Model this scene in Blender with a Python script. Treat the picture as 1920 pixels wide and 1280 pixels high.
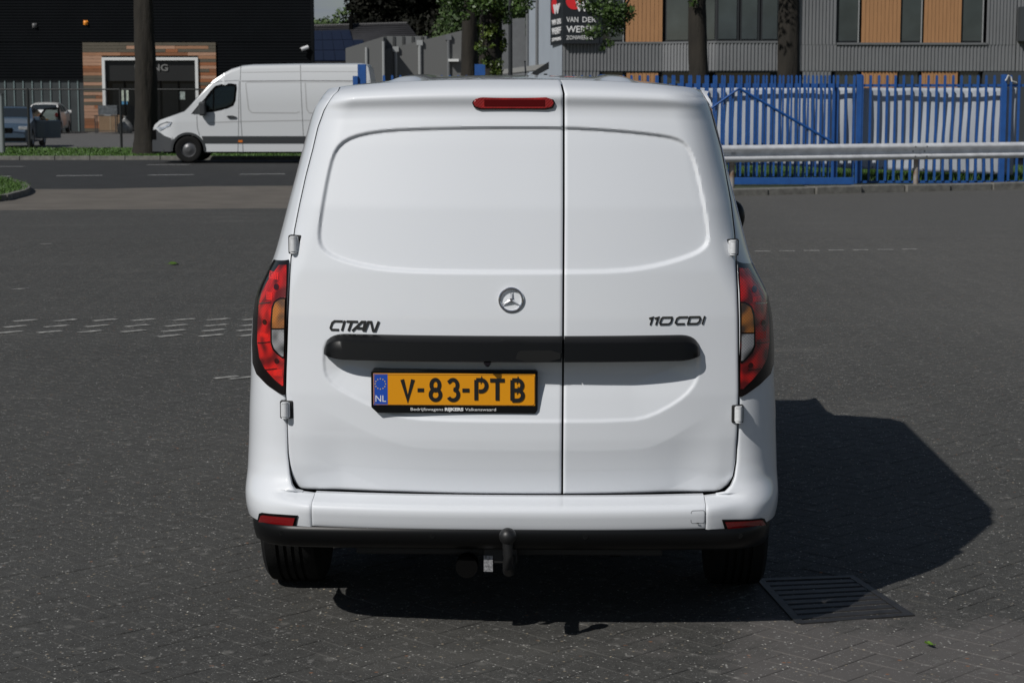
import bpy, bmesh, math, random
import numpy as np
from mathutils import Vector, Matrix

# ------------------------------------------------------------------ clean start, camera, sky, sun
for o in list(bpy.data.objects): bpy.data.objects.remove(o)
S = bpy.context.scene
COL = S.collection
CAM_H, FPX, TH = 1.75, 3600.0, math.atan(457/3600.0)      # eye height, focal length in photo pixels, pitch
cam_d = bpy.data.cameras.new('camera'); cam = bpy.data.objects.new('camera', cam_d); COL.objects.link(cam)
cam_d.sensor_width = 36; cam_d.sensor_fit = 'HORIZONTAL'; cam_d.lens = 36*FPX/1920
cam_d.clip_start = 0.1; cam_d.clip_end = 2000
cam.location = (0, 0, CAM_H); cam.rotation_euler = (math.pi/2-TH, 0, 0)
cam_d.dof.use_dof = True; cam_d.dof.focus_distance = 6.3; cam_d.dof.aperture_fstop = 13
S.camera = cam
SUN_TO = Vector((-1.42, -1.54, 1.80)).normalized()
el = math.asin(SUN_TO.z); az = math.atan2(SUN_TO.x, SUN_TO.y)
W = bpy.data.worlds.new('World'); S.world = W; W.use_nodes = True
nt = W.node_tree; bg = nt.nodes['Background']; bg.inputs[1].default_value = 0.06
sky = nt.nodes.new('ShaderNodeTexSky'); sky.sky_type = 'NISHITA'; sky.sun_disc = False
sky.sun_elevation = el; sky.sun_rotation = az % (2*math.pi); sky.air_density = 1.0; sky.dust_density = 0.5
tc = nt.nodes.new('ShaderNodeTexCoord'); sep = nt.nodes.new('ShaderNodeSeparateXYZ'); nt.links.new(tc.outputs['Generated'], sep.inputs[0])
mx = nt.nodes.new('ShaderNodeMath'); mx.operation = 'MAXIMUM'; mx.inputs[1].default_value = 0.0; nt.links.new(sep.outputs[2], mx.inputs[0])
ad = nt.nodes.new('ShaderNodeMath'); ad.inputs[1].default_value = 0.12; nt.links.new(mx.outputs[0], ad.inputs[0])
dv = nt.nodes.new('ShaderNodeVectorMath'); dv.operation = 'DIVIDE'; cb = nt.nodes.new('ShaderNodeCombineXYZ')
for i in range(3): nt.links.new(ad.outputs[0], cb.inputs[i])
nt.links.new(tc.outputs['Generated'], dv.inputs[0]); nt.links.new(cb.outputs[0], dv.inputs[1])
ns = nt.nodes.new('ShaderNodeTexNoise'); ns.inputs['Scale'].default_value = 1.1; ns.inputs['Detail'].default_value = 7; ns.inputs['Roughness'].default_value = .55
nt.links.new(dv.outputs[0], ns.inputs['Vector'])
rp = nt.nodes.new('ShaderNodeValToRGB'); rp.color_ramp.elements[0].position = .5; rp.color_ramp.elements[1].position = .68
nt.links.new(ns.outputs[0], rp.inputs[0])
mc = nt.nodes.new('ShaderNodeMix'); mc.data_type = 'RGBA'; mc.inputs[7].default_value = (5.0, 5.6, 6.5, 1)
nt.links.new(rp.outputs[0], mc.inputs[0]); nt.links.new(sky.outputs[0], mc.inputs[6]); nt.links.new(mc.outputs[2], bg.inputs[0])
sd = bpy.data.lights.new('sun', 'SUN'); sd.energy = 5.0; sd.angle = math.radians(0.53); sd.color = (1.0, 0.975, 0.935)
sun = bpy.data.objects.new('sun', sd); COL.objects.link(sun); sun.rotation_euler = SUN_TO.to_track_quat('Z', 'Y').to_euler(); sun.location = (-20, -25, 40)
S.view_settings.view_transform = 'Standard'; S.view_settings.look = 'None'; S.view_settings.exposure = -0.60; S.view_settings.gamma = 1.0
S.view_settings.use_curve_mapping = False

# ------------------------------------------------------------------ photo measurements -> metres
cT, sT = math.cos(TH), math.sin(TH)
def ray(px, py):
    a = (px-960)/FPX; b = -(py-640)/FPX
    return np.array([a, cT+b*sT, -sT+b*cT])
def G(px, py, z=0.0):                    # ground point seen at photo pixel
    r = ray(px, py); t = (z-CAM_H)/r[2]; return Vector((r[0]*t, r[1]*t, z))
def AY(px, py, Y):                       # point at distance Y
    r = ray(px, py); t = Y/r[1]; return Vector((r[0]*t, Y, CAM_H+r[2]*t))

# ------------------------------------------------------------------ materials
def _nm(m):
    m.use_nodes = True; return m.node_tree, m.node_tree.nodes['Principled BSDF']
MATS = {}
def pm(name, rgb, rough=.5, metal=0, coat=0, var=0, vs=5, bump=0, bs=40, spec=.5, coatr=.03, stretch=None, trans=0, island=0, rgb2=None):
    if name in MATS: return MATS[name]
    m = bpy.data.materials.new(name); n, b = _nm(m); MATS[name] = m
    b.inputs['Base Color'].default_value = (*rgb, 1); b.inputs['Roughness'].default_value = rough; b.inputs['Metallic'].default_value = metal
    b.inputs['Coat Weight'].default_value = coat; b.inputs['Coat Roughness'].default_value = coatr; b.inputs['Specular IOR Level'].default_value = spec
    b.inputs['Transmission Weight'].default_value = trans
    g = n.nodes.new('ShaderNodeNewGeometry'); src = g.outputs['Position']
    if stretch:
        mp = n.nodes.new('ShaderNodeMapping'); mp.inputs['Scale'].default_value = stretch; n.links.new(src, mp.inputs[0]); src = mp.outputs[0]
    if var or rgb2:
        t = n.nodes.new('ShaderNodeTexNoise'); t.inputs['Scale'].default_value = vs; t.inputs['Detail'].default_value = 5; n.links.new(src, t.inputs['Vector'])
        r = n.nodes.new('ShaderNodeMapRange'); r.inputs[1].default_value = .3; r.inputs[2].default_value = .7
        n.links.new(t.outputs[0], r.inputs[0]); x = n.nodes.new('ShaderNodeMix'); x.data_type = 'RGBA'; n.links.new(r.outputs[0], x.inputs[0])
        c2 = rgb2 if rgb2 else tuple(min(1, c*(1+var)) for c in rgb); c1 = rgb if rgb2 else tuple(c*(1-var) for c in rgb)
        x.inputs[6].default_value = (*c1, 1); x.inputs[7].default_value = (*c2, 1); out = x.outputs[2]
        if island:
            h = n.nodes.new('ShaderNodeHueSaturation'); q = n.nodes.new('ShaderNodeMapRange'); q.inputs[3].default_value = 1-island; q.inputs[4].default_value = 1+island
            n.links.new(g.outputs['Random Per Island'], q.inputs[0]); n.links.new(q.outputs[0], h.inputs['Value']); n.links.new(out, h.inputs['Color']); out = h.outputs[0]
        n.links.new(out, b.inputs['Base Color'])
    if bump:
        t = n.nodes.new('ShaderNodeTexNoise'); t.inputs['Scale'].default_value = bs; t.inputs['Detail'].default_value = 4; n.links.new(src, t.inputs['Vector'])
        u = n.nodes.new('ShaderNodeBump'); u.inputs['Strength'].default_value = min(1, bump); u.inputs['Distance'].default_value = .3/bs
        n.links.new(t.outputs[0], u.inputs['Height']); n.links.new(u.outputs[0], b.inputs['Normal'])
    return m
def N(n, t, **k):
    x = n.nodes.new(t)
    for a, v in k.items(): setattr(x, a, v)
    return x
def paver_mat(name, base, sandy=True):
    m = bpy.data.materials.new(name); n, b = _nm(m); L = n.links.new
    g = N(n, 'ShaderNodeNewGeometry'); P = g.outputs['Position']
    def noise(s, d=4, r=.5):
        t = N(n, 'ShaderNodeTexNoise'); t.inputs['Scale'].default_value = s; t.inputs['Detail'].default_value = d; t.inputs['Roughness'].default_value = r; L(P, t.inputs['Vector']); return t.outputs[0]
    def rng(x, a, c, lo, hi):
        r = N(n, 'ShaderNodeMapRange'); r.inputs[1].default_value = a; r.inputs[2].default_value = c; r.inputs[3].default_value = lo; r.inputs[4].default_value = hi; L(x, r.inputs[0]); return r.outputs[0]
    def mix(f, a, c):
        x = N(n, 'ShaderNodeMix', data_type='RGBA')
        if hasattr(f, 'links'): L(f, x.inputs[0])
        else: x.inputs[0].default_value = f
        for s, v in ((6, a), (7, c)):
            if hasattr(v, 'links'): L(v, x.inputs[s])
            else: x.inputs[s].default_value = (*v, 1)
        return x.outputs[2]
    def mul(a, c):
        x = N(n, 'ShaderNodeMath', operation='MULTIPLY'); L(a, x.inputs[0]); 
        if hasattr(c, 'links'): L(c, x.inputs[1])
        else: x.inputs[1].default_value = c
        return x.outputs[0]
    patch = rng(noise(.55, 5, .6), .32, .68, 0, 1)
    col = mix(patch, tuple(c*.78 for c in base), tuple(c*1.32 for c in base))
    col = mix(mul(rng(noise(9, 5, .7), .35, .7, 0, 1), .45), col, tuple(c*.62 for c in base))
    col = mix(mul(rng(noise(150, 2, .7), .35, .65, 0, 1), .6), col, tuple(c*2.3 for c in base))
    col = mix(mul(rng(noise(85, 2, .6), .55, .7, 0, 1), .6), col, tuple(c*.35 for c in base))
    col = mix(mul(rng(noise(38, 3, .75), .52, .72, 0, 1), .5), col, tuple(c*2.0 for c in base))
    col = mix(mul(rng(noise(27, 3, .75), .54, .74, 0, 1), .5), col, tuple(c*.5 for c in base))
    col = mix(mul(rng(noise(15, 8, .9), .50, .64, 0, 1), .62), col, tuple(c*2.15 for c in base))
    col = mix(mul(rng(noise(11, 8, .9), .53, .66, 0, 1), .62), col, tuple(c*.42 for c in base))
    mpn = N(n, 'ShaderNodeMapping'); mpn.inputs['Scale'].default_value = (.55, 1.7, 1); mpn.inputs['Location'].default_value = (3.1, 7.7, 0); L(P, mpn.inputs[0])
    tn = N(n, 'ShaderNodeTexNoise'); tn.inputs['Scale'].default_value = .8; tn.inputs['Detail'].default_value = 7; tn.inputs['Roughness'].default_value = .65; L(mpn.outputs[0], tn.inputs['Vector'])
    col = mix(mul(rng(tn.outputs[0], .57, .72, 0, 1), .55), col, (.115, .110, .100))
    spx = N(n, 'ShaderNodeSeparateXYZ'); L(P, spx.inputs[0])
    dl_ = mul(rng(spx.outputs[0], .5, 4.5, 0, 1), rng(spx.outputs[1], 8, 15, .15, 1)); col = mix(mul(dl_, .42), col, (.125, .120, .110))
    if sandy:
        q = noise(1.3, 6, .62)
        vd = N(n, 'ShaderNodeVectorMath', operation='DISTANCE'); vd.inputs[1].default_value = (1.2, 5.75, 0); L(P, vd.inputs[0])
        near = rng(vd.outputs['Value'], .30, 1.05, .34, -.14)
        s = N(n, 'ShaderNodeMath', operation='ADD'); L(q, s.inputs[0]); L(near, s.inputs[1])
        col = mix(mul(rng(s.outputs[0], .6, .68, 0, 1), .8), col, (.112, .103, .097))
    for sc, th, c in ((21, .965, (.13, .125, .115)), (38, .962, (.16, .155, .145)), (105, .957, (.42, .41, .38)), (80, .980, (.30, .25, .18)), (60, .993, (.24, .11, .055)), (210, .915, (.26, .26, .25))):
        v = N(n, 'ShaderNodeTexVoronoi'); v.inputs['Scale'].default_value = sc; L(P, v.inputs['Vector'])
        sp = N(n, 'ShaderNodeSeparateColor'); L(v.outputs['Color'], sp.inputs[0])
        sel = rng(sp.outputs[0], th, th+.004, 0, 1); dist = rng(v.outputs['Distance'], .25, .5, 1, 0)
        col = mix(mul(mul(sel, dist), .85), col, c)
    L(col, b.inputs['Base Color'])
    bu = N(n, 'ShaderNodeBump'); bu.inputs['Strength'].default_value = .55; bu.inputs['Distance'].default_value = .0025
    L(noise(230, 3, .8), bu.inputs['Height']); L(bu.outputs[0], b.inputs['Normal'])
    b.inputs['Roughness'].default_value = .82; b.inputs['Specular IOR Level'].default_value = .35
    MATS[name] = m; return m

WHITE = pm('white_van_paint', (.695, .715, .745), .5, coat=1, coatr=.02)
BLACKPL = pm('black_plastic', (.0040, .0042, .0046), .36, bump=.15, bs=500, spec=.24)
DARK = pm('dark_void', (.004, .004, .004), .9, spec=.03)
RUBBER = pm('tyre_rubber', (.012, .012, .012), .85, spec=.15, bump=.3, bs=90)
CHROME = pm('chrome', (.8, .8, .82), .08, metal=1)
STEEL = pm('galvanised', (.62, .63, .65), .45, metal=.12, var=.16, vs=6, bump=.1, bs=30)
GLASS = pm('dark_glass', (.012, .016, .018), .04, spec=.8, coat=.5)
BLUE = pm('blue_fence_paint', (.016, .078, .27), .42, var=.12, vs=7)
GREYMET = pm('grey_metal', (.13, .135, .14), .5, var=.08)

# ------------------------------------------------------------------ mesh helpers
def tag(o, label=None, cat=None, group=None, kind=None):
    for k, v in (('label', label), ('category', cat), ('group', group), ('kind', kind)):
        if v: o[k] = v
    return o
def empty(name, loc=(0, 0, 0), rz=0):
    o = bpy.data.objects.new(name, None); COL.objects.link(o); o.location = loc; o.rotation_euler = (0, 0, rz); o.empty_display_size = .3; return o
def children(o): return [c for c in bpy.data.objects if c.parent == o]
def copy_tree(o, parent=None):
    c = o.copy(); COL.objects.link(c)
    if parent: c.parent = parent
    for ch in children(o): copy_tree(ch, c)
    return c
class MB:
    def __init__(s): s.v = []; s.f = []
    def add(s, vs, fs):
        k = len(s.v); s.v += [tuple(float(q) for q in p) for p in vs]; s.f += [tuple(i+k for i in f) for f in fs]; return s
    def box(s, x0, x1, y0, y1, z0, z1):
        return s.add([(x0,y0,z0),(x1,y0,z0),(x1,y1,z0),(x0,y1,z0),(x0,y0,z1),(x1,y0,z1),(x1,y1,z1),(x0,y1,z1)],
                     [(0,3,2,1),(4,5,6,7),(0,1,5,4),(1,2,6,5),(2,3,7,6),(3,0,4,7)])
    def grid(s, P, flip=False, closeu=False):      # P[i][j] -> 3d
        n, m = len(P), len(P[0]); vs = [p for r in P for p in r]; fs = []
        for i in range(n-1):
            for j in range(m if closeu else m-1):
                a, b_, c, d = i*m+j, i*m+(j+1) % m, (i+1)*m+(j+1) % m, (i+1)*m+j
                fs.append((a, d, c, b_) if flip else (a, b_, c, d))
        return s.add(vs, fs)
    def tube(s, pts, r, n=10, cap=True):
        pts = [Vector(p) for p in pts]; R = r if hasattr(r, '__len__') else [r]*len(pts); rings = []
        for i, p in enumerate(pts):
            d = (pts[min(i+1, len(pts)-1)]-pts[max(i-1, 0)]).normalized()
            a = d.orthogonal().normalized() if abs(d.z) < .9 else (Vector((0, 1, 0)) - d*d.y).normalized()
            if abs(d.z) < .9: a = d.cross(Vector((0, 0, 1))).normalized()
            b_ = d.cross(a)
            rings.append([p+(a*math.cos(t)+b_*math.sin(t))*R[i] for t in [2*math.pi*k/n for k in range(n)]])
        k = len(s.v); s.grid(rings, closeu=True)
        if cap: s.f.append(tuple(k+i for i in range(n-1, -1, -1))); s.f.append(tuple(k+(len(pts)-1)*n+i for i in range(n)))
        return s
    def prism(s, poly, fn, d0, d1):                # poly 2d, fn(u,v,d)->3d
        n = len(poly); s.add([fn(u, v, d0) for u, v in poly]+[fn(u, v, d1) for u, v in poly],
              [tuple(range(n))]+[tuple(range(2*n-1, n-1, -1))]+[(i, i+n, (i+1) % n+n, (i+1) % n) for i in range(n)]); return s
    def build(s, name, mat, parent=None, smooth=None, bevel=0, seg=2):
        me = bpy.data.meshes.new(name); me.from_pydata(s.v, [], s.f); me.update()
        if True:
            b_ = bmesh.new(); b_.from_mesh(me); bmesh.ops.recalc_face_normals(b_, faces=b_.faces); b_.to_mesh(me); b_.free()
        if smooth is not None:
            me.polygons.foreach_set('use_smooth', [True]*len(me.polygons)); me.set_sharp_from_angle(angle=math.radians(smooth))
        if mat: me.materials.append(mat)
        o = bpy.data.objects.new(name, me); COL.objects.link(o)
        if parent: o.parent = parent
        if bevel:
            m = o.modifiers.new('bevel', 'BEVEL'); m.width = bevel; m.segments = seg; m.limit_method = 'ANGLE'
            me.polygons.foreach_set('use_smooth', [True]*len(me.polygons)); me.set_sharp_from_angle(angle=math.radians(35)); m.harden_normals = True
        return o
def share(o, parent=None, loc=None, name=None):
    c = bpy.data.objects.new(name or o.name.split('.')[0], o.data); COL.objects.link(c)
    if parent: c.parent = parent
    if loc is not None: c.location = loc
    for m in o.modifiers:
        if m.type == 'BEVEL':
            q = c.modifiers.new('bevel', 'BEVEL'); q.width = m.width; q.segments = m.segments; q.limit_method = 'ANGLE'; q.harden_normals = True
    return c
def text_obj(name, body, size, mat, M, parent=None, extrude=.002, ax='LEFT', sx=1, offset=0, space=1.0):
    cu = bpy.data.curves.new(name, 'FONT'); cu.body = body; cu.size = size; cu.extrude = extrude; cu.align_x = ax; cu.offset = offset; cu.space_character = space; cu.resolution_u = 3
    t = bpy.data.objects.new('t', cu); COL.objects.link(t); dg = bpy.context.evaluated_depsgraph_get(); dg.update()
    me = bpy.data.meshes.new_from_object(t.evaluated_get(dg)); bpy.data.objects.remove(t); me.name = name
    me.transform(M @ Matrix.Diagonal((sx, 1, 1, 1))); me.materials.clear(); me.materials.append(mat)
    o = bpy.data.objects.new(name, me); COL.objects.link(o)
    if parent: o.parent = parent
    return o
def facing(x, y, z, rz=0):       # text upright facing -Y
    return Matrix.Translation((x, y, z)) @ Matrix.Rotation(rz, 4, 'Z') @ Matrix.Rotation(math.pi/2, 4, 'X')
def stroke(mb, pts, w, fn, d0, d1, closed=False):
    """mitred flat stroke with thickness: pts 2d, fn(u,v,d)->3d"""
    P = [Vector(p) for p in pts]; n = len(P); Lr = []
    for i in range(n):
        a = P[i]-P[i-1] if (i or closed) else P[1]-P[0]; b_ = P[(i+1) % n]-P[i] if (i < n-1 or closed) else P[-1]-P[-2]
        a = a.normalized(); b_ = b_.normalized(); na = Vector((-a.y, a.x)); nb = Vector((-b_.y, b_.x)); m = (na+nb)
        m = na if m.length < 1e-4 else m.normalized(); k = w/2/max(.45, m.dot(na)); Lr.append((P[i]+m*k, P[i]-m*k))
    rows = [[fn(l.x, l.y, d1), fn(l.x, l.y, d0), fn(r.x, r.y, d0), fn(r.x, r.y, d1)] for l, r in Lr]
    if closed: rows.append(rows[0])
    mb.grid(rows, closeu=True)
    if not closed:
        k = len(mb.v)-4*len(rows); mb.f += [(k, k+1, k+2, k+3), tuple(len(mb.v)-4+i for i in (3, 2, 1, 0))]
def rrect(x0, z0, x1, z1, r, n=4):
    P = []
    for cx, cz, a0 in ((x0+r, z0+r, 180), (x1-r, z0+r, 270), (x1-r, z1-r, 0), (x0+r, z1-r, 90)):
        P += [(cx+r*math.cos(math.radians(a0+90*i/n)), cz+r*math.sin(math.radians(a0+90*i/n))) for i in range(n+1)]
    return P
def smoothstep(t): t = np.clip(t, 0, 1); return t*t*(3-2*t)
def sdf(X, Z, poly):
    """signed distance (positive inside) to closed polygon"""
    X = np.asarray(X, float); Z = np.asarray(Z, float); D = np.full(X.shape, 1e9); ins = np.zeros(X.shape, bool)
    n = len(poly)
    for i in range(n):
        x0, z0 = poly[i]; x1, z1 = poly[(i+1) % n]; dx, dz = x1-x0, z1-z0
        t = np.clip(((X-x0)*dx+(Z-z0)*dz)/(dx*dx+dz*dz+1e-12), 0, 1); D = np.minimum(D, np.hypot(X-x0-t*dx, Z-z0-t*dz))
        c = ((z0 > Z) != (z1 > Z)); ins ^= c & (X < (x1-x0)*(Z-z0)/((z1-z0) if z1 != z0 else 1e-12)+x0)
    return np.where(ins, D, -D)
def chaikin(p, k=2, closed=True):
    for _ in range(k):
        q = []
        n = len(p)
        for i in range(n if closed else n-1):
            a, b_ = p[i], p[(i+1) % n]; q += [(a[0]*.75+b_[0]*.25, a[1]*.75+b_[1]*.25), (a[0]*.25+b_[0]*.75, a[1]*.25+b_[1]*.75)]
        if not closed: q = [p[0]]+q+[p[-1]]
        p = q
    return p
# ------------------------------------------------------------------ the setting: ground, road, verge
PAVE = paver_mat('paver_concrete', (.0415, .0405, .0375))
ASPH = pm('road_asphalt', (.034, .0345, .0345), .85, spec=.3, var=.16, vs=2.2, bump=.4, bs=120)
TANASPH = pm('worn_asphalt', (.125, .110, .092), .88, var=.16, vs=1.6, bump=.4, bs=100)
LOT = pm('parking_pavers', (.115, .112, .108), .85, var=.12, vs=2)
GRASSM = pm('grass_blades', (.035, .085, .012), .6, rgb2=(.075, .15, .022), vs=4, island=.35)
SOIL = pm('verge_soil', (.05, .062, .026), .9, var=.3, vs=5)
CONC = pm('kerb_concrete', (.15, .145, .13), .85, var=.28, vs=9, bump=.6, bs=35)
PAINT = pm('road_paint', (.55, .55, .54), .7, var=.25, vs=14)

def sheet(name, pts, z, mat):
    return tag(MB().add([(p[0], p[1], z) for p in pts], [tuple(range(len(pts)))]).build(name, mat), kind='structure')
sheet('ground', [(-500, -200), (500, -200), (500, 900), (-500, 900)], -.06, SOIL)
# paved yard: a bed under the modelled pavers, plain sheets around it
FX0, FX1, FY0, FY1 = -7.0, 7.0, 4.6, 24.0
yb = MB(); yb.add([(FX0, FY0, -.0036), (FX1, FY0, -.0036), (FX1, FY1, -.0036), (FX0, FY1, -.0036)], [(0, 1, 2, 3)])
for x0, x1, y0, y1 in ((-40, 60, -40, FY0), (-40, FX0, FY0, FY1), (FX1, 60, FY0, FY1)):
    yb.add([(x0, y0, 0), (x1, y0, 0), (x1, y1, 0), (x0, y1, 0)], [(0, 1, 2, 3)])
yl = G(0, 394).y; yr = G(550, 390).y
yb.add([(-40, FY1, 0), (60, FY1, 0), (60, 59.6, 0), (1.5, 33.35, 0), (-3, yr, 0), (-8, yl, 0), (-40, yl-.6, 0)], [(0, 1, 2, 3, 4, 5, 6)])
yard = tag(yb.build('yard', PAVE), kind='structure')
apr = sheet('driveway_apron', [(-40, yl-.7), (-8, yl-.1), (-3, yr-.1), (1.4, 33.25), (2.4, 33.8), (3.5, 37.0), (3.5, 38.2), (-3.4, 38.6), (-6.0, 38.4), (-8, 37.2), (-40, 35)], -.004, TANASPH)
road = sheet('road', [(-200, 30), (-40, 34.5), (-8, 36.6), (-5.8, 38.0), (-3, 38.2), (2, 38.6), (60, 39.2), (200, 39), (200, 56), (60, 56), (-60, 55.2), (-200, 50)], -.012, ASPH)
lot = sheet('parking_lot', [(-90, 65), (6, 66), (6, 101), (-90, 101)], -.02, LOT)
mk = MB()
def dash(p, q, y, w=.1):
    a = G(p, y[0]); b_ = G(q, y[1]); mk.add([(a.x, a.y, -.004), (b_.x, b_.y, -.004), (b_.x, b_.y+w, -.004), (a.x, a.y+w, -.004)], [(0, 1, 2, 3)])
for i in range(-6, 4):
    x = 105+i*171.5; dash(x, x+86, (329.5-.008*(x-105), 329.5-.008*(x+86-105)), .13)
for p, q, y in ((-300, -210, 313), (-20, 45, 312.5), (275, 356, 309), (560, 640, 306)): dash(p, q, (y, y-.5), .12)
tag(mk.build('road_markings', PAINT), kind='structure')

# verge beyond the road with kerb and grass, grass corner at the left
sheet('verge', [(-60, 55.0), (60, 55.5), (60, 66), (-60, 66)], .03, SOIL)
kb = empty('roadside_kerb', (0, 0, 0)); tag(kb, 'long grey concrete kerb along the far side of the road below the grass verge', 'kerb')
ks = MB().box(0, .98, 0, .15, -.06, .10).build('kerb_stone', CONC, kb, bevel=.012); ks.location = (-24, 54.85, 0)
for i in range(1, 34): share(ks, kb, (-24+i*1.0, 54.85+random.Random(i).uniform(-.01, .01), 0))
def grass(name, poly, n, h, seed, label=None, z=0.0, w=.012):
    rnd = random.Random(seed); xs = [p[0] for p in poly]; ys = [p[1] for p in poly]; v = []; f = []
    pts = np.array([(rnd.uniform(min(xs), max(xs)), rnd.uniform(min(ys), max(ys))) for _ in range(n)])
    keep = pts[sdf(pts[:, 0], pts[:, 1], poly) > 0]
    for x, y in keep:
        a = rnd.uniform(0, 6.28); hh = h*rnd.uniform(.4, 1.2); lx, ly = rnd.gauss(0, .35)*hh, rnd.gauss(0, .35)*hh; k = len(v)
        v += [(x-math.cos(a)*w, y-math.sin(a)*w, z), (x+math.cos(a)*w, y+math.sin(a)*w, z), (x+lx, y+ly, z+hh)]; f.append((k, k+1, k+2))
    o = MB().add(v, f).build(name, GRASSM); return tag(o, label, kind='stuff')
tag(grass('verge_grass', [(-17, 55.2), (8, 55.2), (8, 65.5), (-24, 65.5)], 42000, .08, 3, 'mown grass on the verge beyond the road', z=.02, w=.03), cat='grass')
cg = [G(0, 340), G(30, 347), G(54, 357), G(45, 366), G(20, 372), G(0, 378), G(-220, 384), G(-400, 352), G(-200, 335)]
cgp = [(p.x, p.y) for p in cg]
sheet('grass_corner_soil', cgp, .04, SOIL)
tag(grass('corner_grass', cgp, 52000, .11, 5, 'bright green grass on the rounded corner at the left edge', z=.03, w=.02), cat='grass')
ck = empty('corner_kerb', (0, 0, 0)); tag(ck, 'low curved kerb round the bright grass corner at the left edge', 'kerb')
cc = chaikin([(p.x, p.y) for p in cg[:7]], 2, False)
for i in range(0, len(cc)-2, 2):
    a, b_ = Vector(cc[i]), Vector(cc[i+2]); d = (b_-a).normalized(); nn = Vector((-d.y, d.x))*.07; b_ = b_-d*.008
    MB().prism([(a.x+nn.x, a.y+nn.y), (b_.x+nn.x, b_.y+nn.y), (b_.x-nn.x, b_.y-nn.y), (a.x-nn.x, a.y-nn.y)], lambda u, v, t: (u, v, t), -.05, .10).build('kerb_stone', CONC, ck, bevel=.01)

# ---- herringbone pavers
PW, PL = .105, .21
r2 = math.sqrt(.5); U = (r2, r2); V_ = (-r2, r2)
GR = [Vector((.895, 6.88)), Vector((1.262, 6.93)), Vector((1.375, 6.38)), Vector((.955, 6.27))]     # drain grate corners
grp = [tuple(p) for p in GR]
bricks = []
for i in range(int((FX1-FX0)/(2*PW*2*r2))+8):
    for j in range(int((FY1-FY0)/(PW*2*r2))+8):
        ox, oy = FX0-.6+i*2*PW*2*r2, FY0-.6+j*PW*2*r2
        for kind, (cu, cv) in ((0, (PW, PW/2)), (1, (PW/2, PW*2))):
            cx = ox+(cu*U[0]+cv*V_[0]); cy = oy+(cu*U[1]+cv*V_[1])
            if FX0-.05 < cx < FX1+.05 and FY0-.05 < cy < FY1+.05: bricks.append((cx, cy, kind))
bx = np.array([b_[0] for b_ in bricks]); by = np.array([b_[1] for b_ in bricks])
ing = sdf(bx, by, grp) > -.045
def brick_geo(lu, lv):
    """worn concrete paver: flat top, soft chamfer, sides down into the joint"""
    a, b_ = lu/2, lv/2; c = .004; vs = []
    for da, db, z in ((-c, -c, 0), (0, 0, -.0022), (0, 0, -.012)):
        vs += [(-(a+da), -(b_+db), z), (a+da, -(b_+db), z), (a+da, b_+db, z), (-(a+da), b_+db, z)]
    fs = [(0, 1, 2, 3)]+[(4*r+i, 4*(r+1)+i, 4*(r+1)+(i+1) % 4, 4*r+(i+1) % 4) for r in (0, 1) for i in range(4)]
    return vs, fs
gU = brick_geo(PL-.0002, PW-.0026); gV = brick_geo(PW-.0002, PL-.0022)    # joints along one diagonal are open, the others silted up
rnd = random.Random(11)
order = []
for i, (x, y, k) in enumerate(bricks):
    px = 960+x/(y*cT+CAM_H*sT)*FPX
    py = 640+FPX*math.tan(math.atan2(CAM_H, y)-TH)
    vis = -20 < px < 1940 and py < 1300 and not (500 < px < 1440 and py < 1090)
    order.append((not vis, y, i))
order.sort(); near = set(t[2] for t in order if not ing[t[2]][()] ) if False else set([t[2] for t in order if not ing[t[2]]][:300])
mU = MB().add(*gU); mV = MB().add(*gV); protos = {}
vv = []; ff = []
Rm = np.array([[U[0], V_[0]], [U[1], V_[1]]])
for i, (x, y, k) in enumerate(bricks):
    if ing[i]: continue
    dz = rnd.uniform(-.0010, .0005); tx, ty = rnd.gauss(0, .004), rnd.gauss(0, .004)
    if i in near:
        if k not in protos:
            o = (mU if k == 0 else mV).build('paver', PAVE, yard); protos[k] = o
        else: o = share(protos[k], yard)
        o.location = (x, y, dz); o.rotation_euler = (tx, ty, math.pi/4)
    else:
        vs, fs = gU if k == 0 else gV; b0 = len(vv); hi = dz
        for vx, vy, vz in vs:
            q = Rm @ np.array([vx, vy]); vv.append((x+q[0], y+q[1], hi+vz+vx*ty*.5+vy*tx*.5))
        ff += [tuple(t+b0 for t in f_) for f_ in fs]
me = bpy.data.meshes.new('pavers'); me.from_pydata(vv, [], ff); me.materials.append(PAVE)
o = bpy.data.objects.new('pavers', me); COL.objects.link(o); o.parent = yard; o['kind'] = 'stuff'

# faded white pavers that mark the bays
wp = MB(); WPAINT = pm('faded_paver_paint', (.44, .43, .40), .8, rgb2=(.10, .10, .095), vs=16)
def whitebrick(px, py, L_=.19, ang=45, w=.07):
    c = G(px, py); a = math.radians(ang); du = Vector((math.cos(a), math.sin(a)))*L_/2; dn = Vector((-math.sin(a), math.cos(a)))*w/2
    wp.add([(c.x+s*du.x+t*dn.x, c.y+s*du.y+t*dn.y, .0045) for s, t in ((-1, -1), (1, -1), (1, 1), (-1, 1))], [(0, 1, 2, 3)])
for y, xs in ((599.5, (48, 122, 197, 268, 343, 410, 475)), (612.5, (28, 106, 181, 257, 331, 406, 471)), (623, (18, 93, 170, 250, 326, 402, 465)), (632.5, (316, 396, 469))):
    for k, x in enumerate(xs): whitebrick(x, y-.010*(x-48)*(.6 if y < 620 else .9)+ (2 if y < 600 else 0), .2, 43)
for x, y in ((85, 458), (39, 542), (424, 708), (452, 709)): whitebrick(x, y, .17, 40, .05)
for k in range(7): whitebrick(1430+46*k, 471.5-.6*k, .18, 3 if k > 2 else -4, .10)
tag(wp.build('bay_markings', WPAINT), kind='structure')

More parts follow.
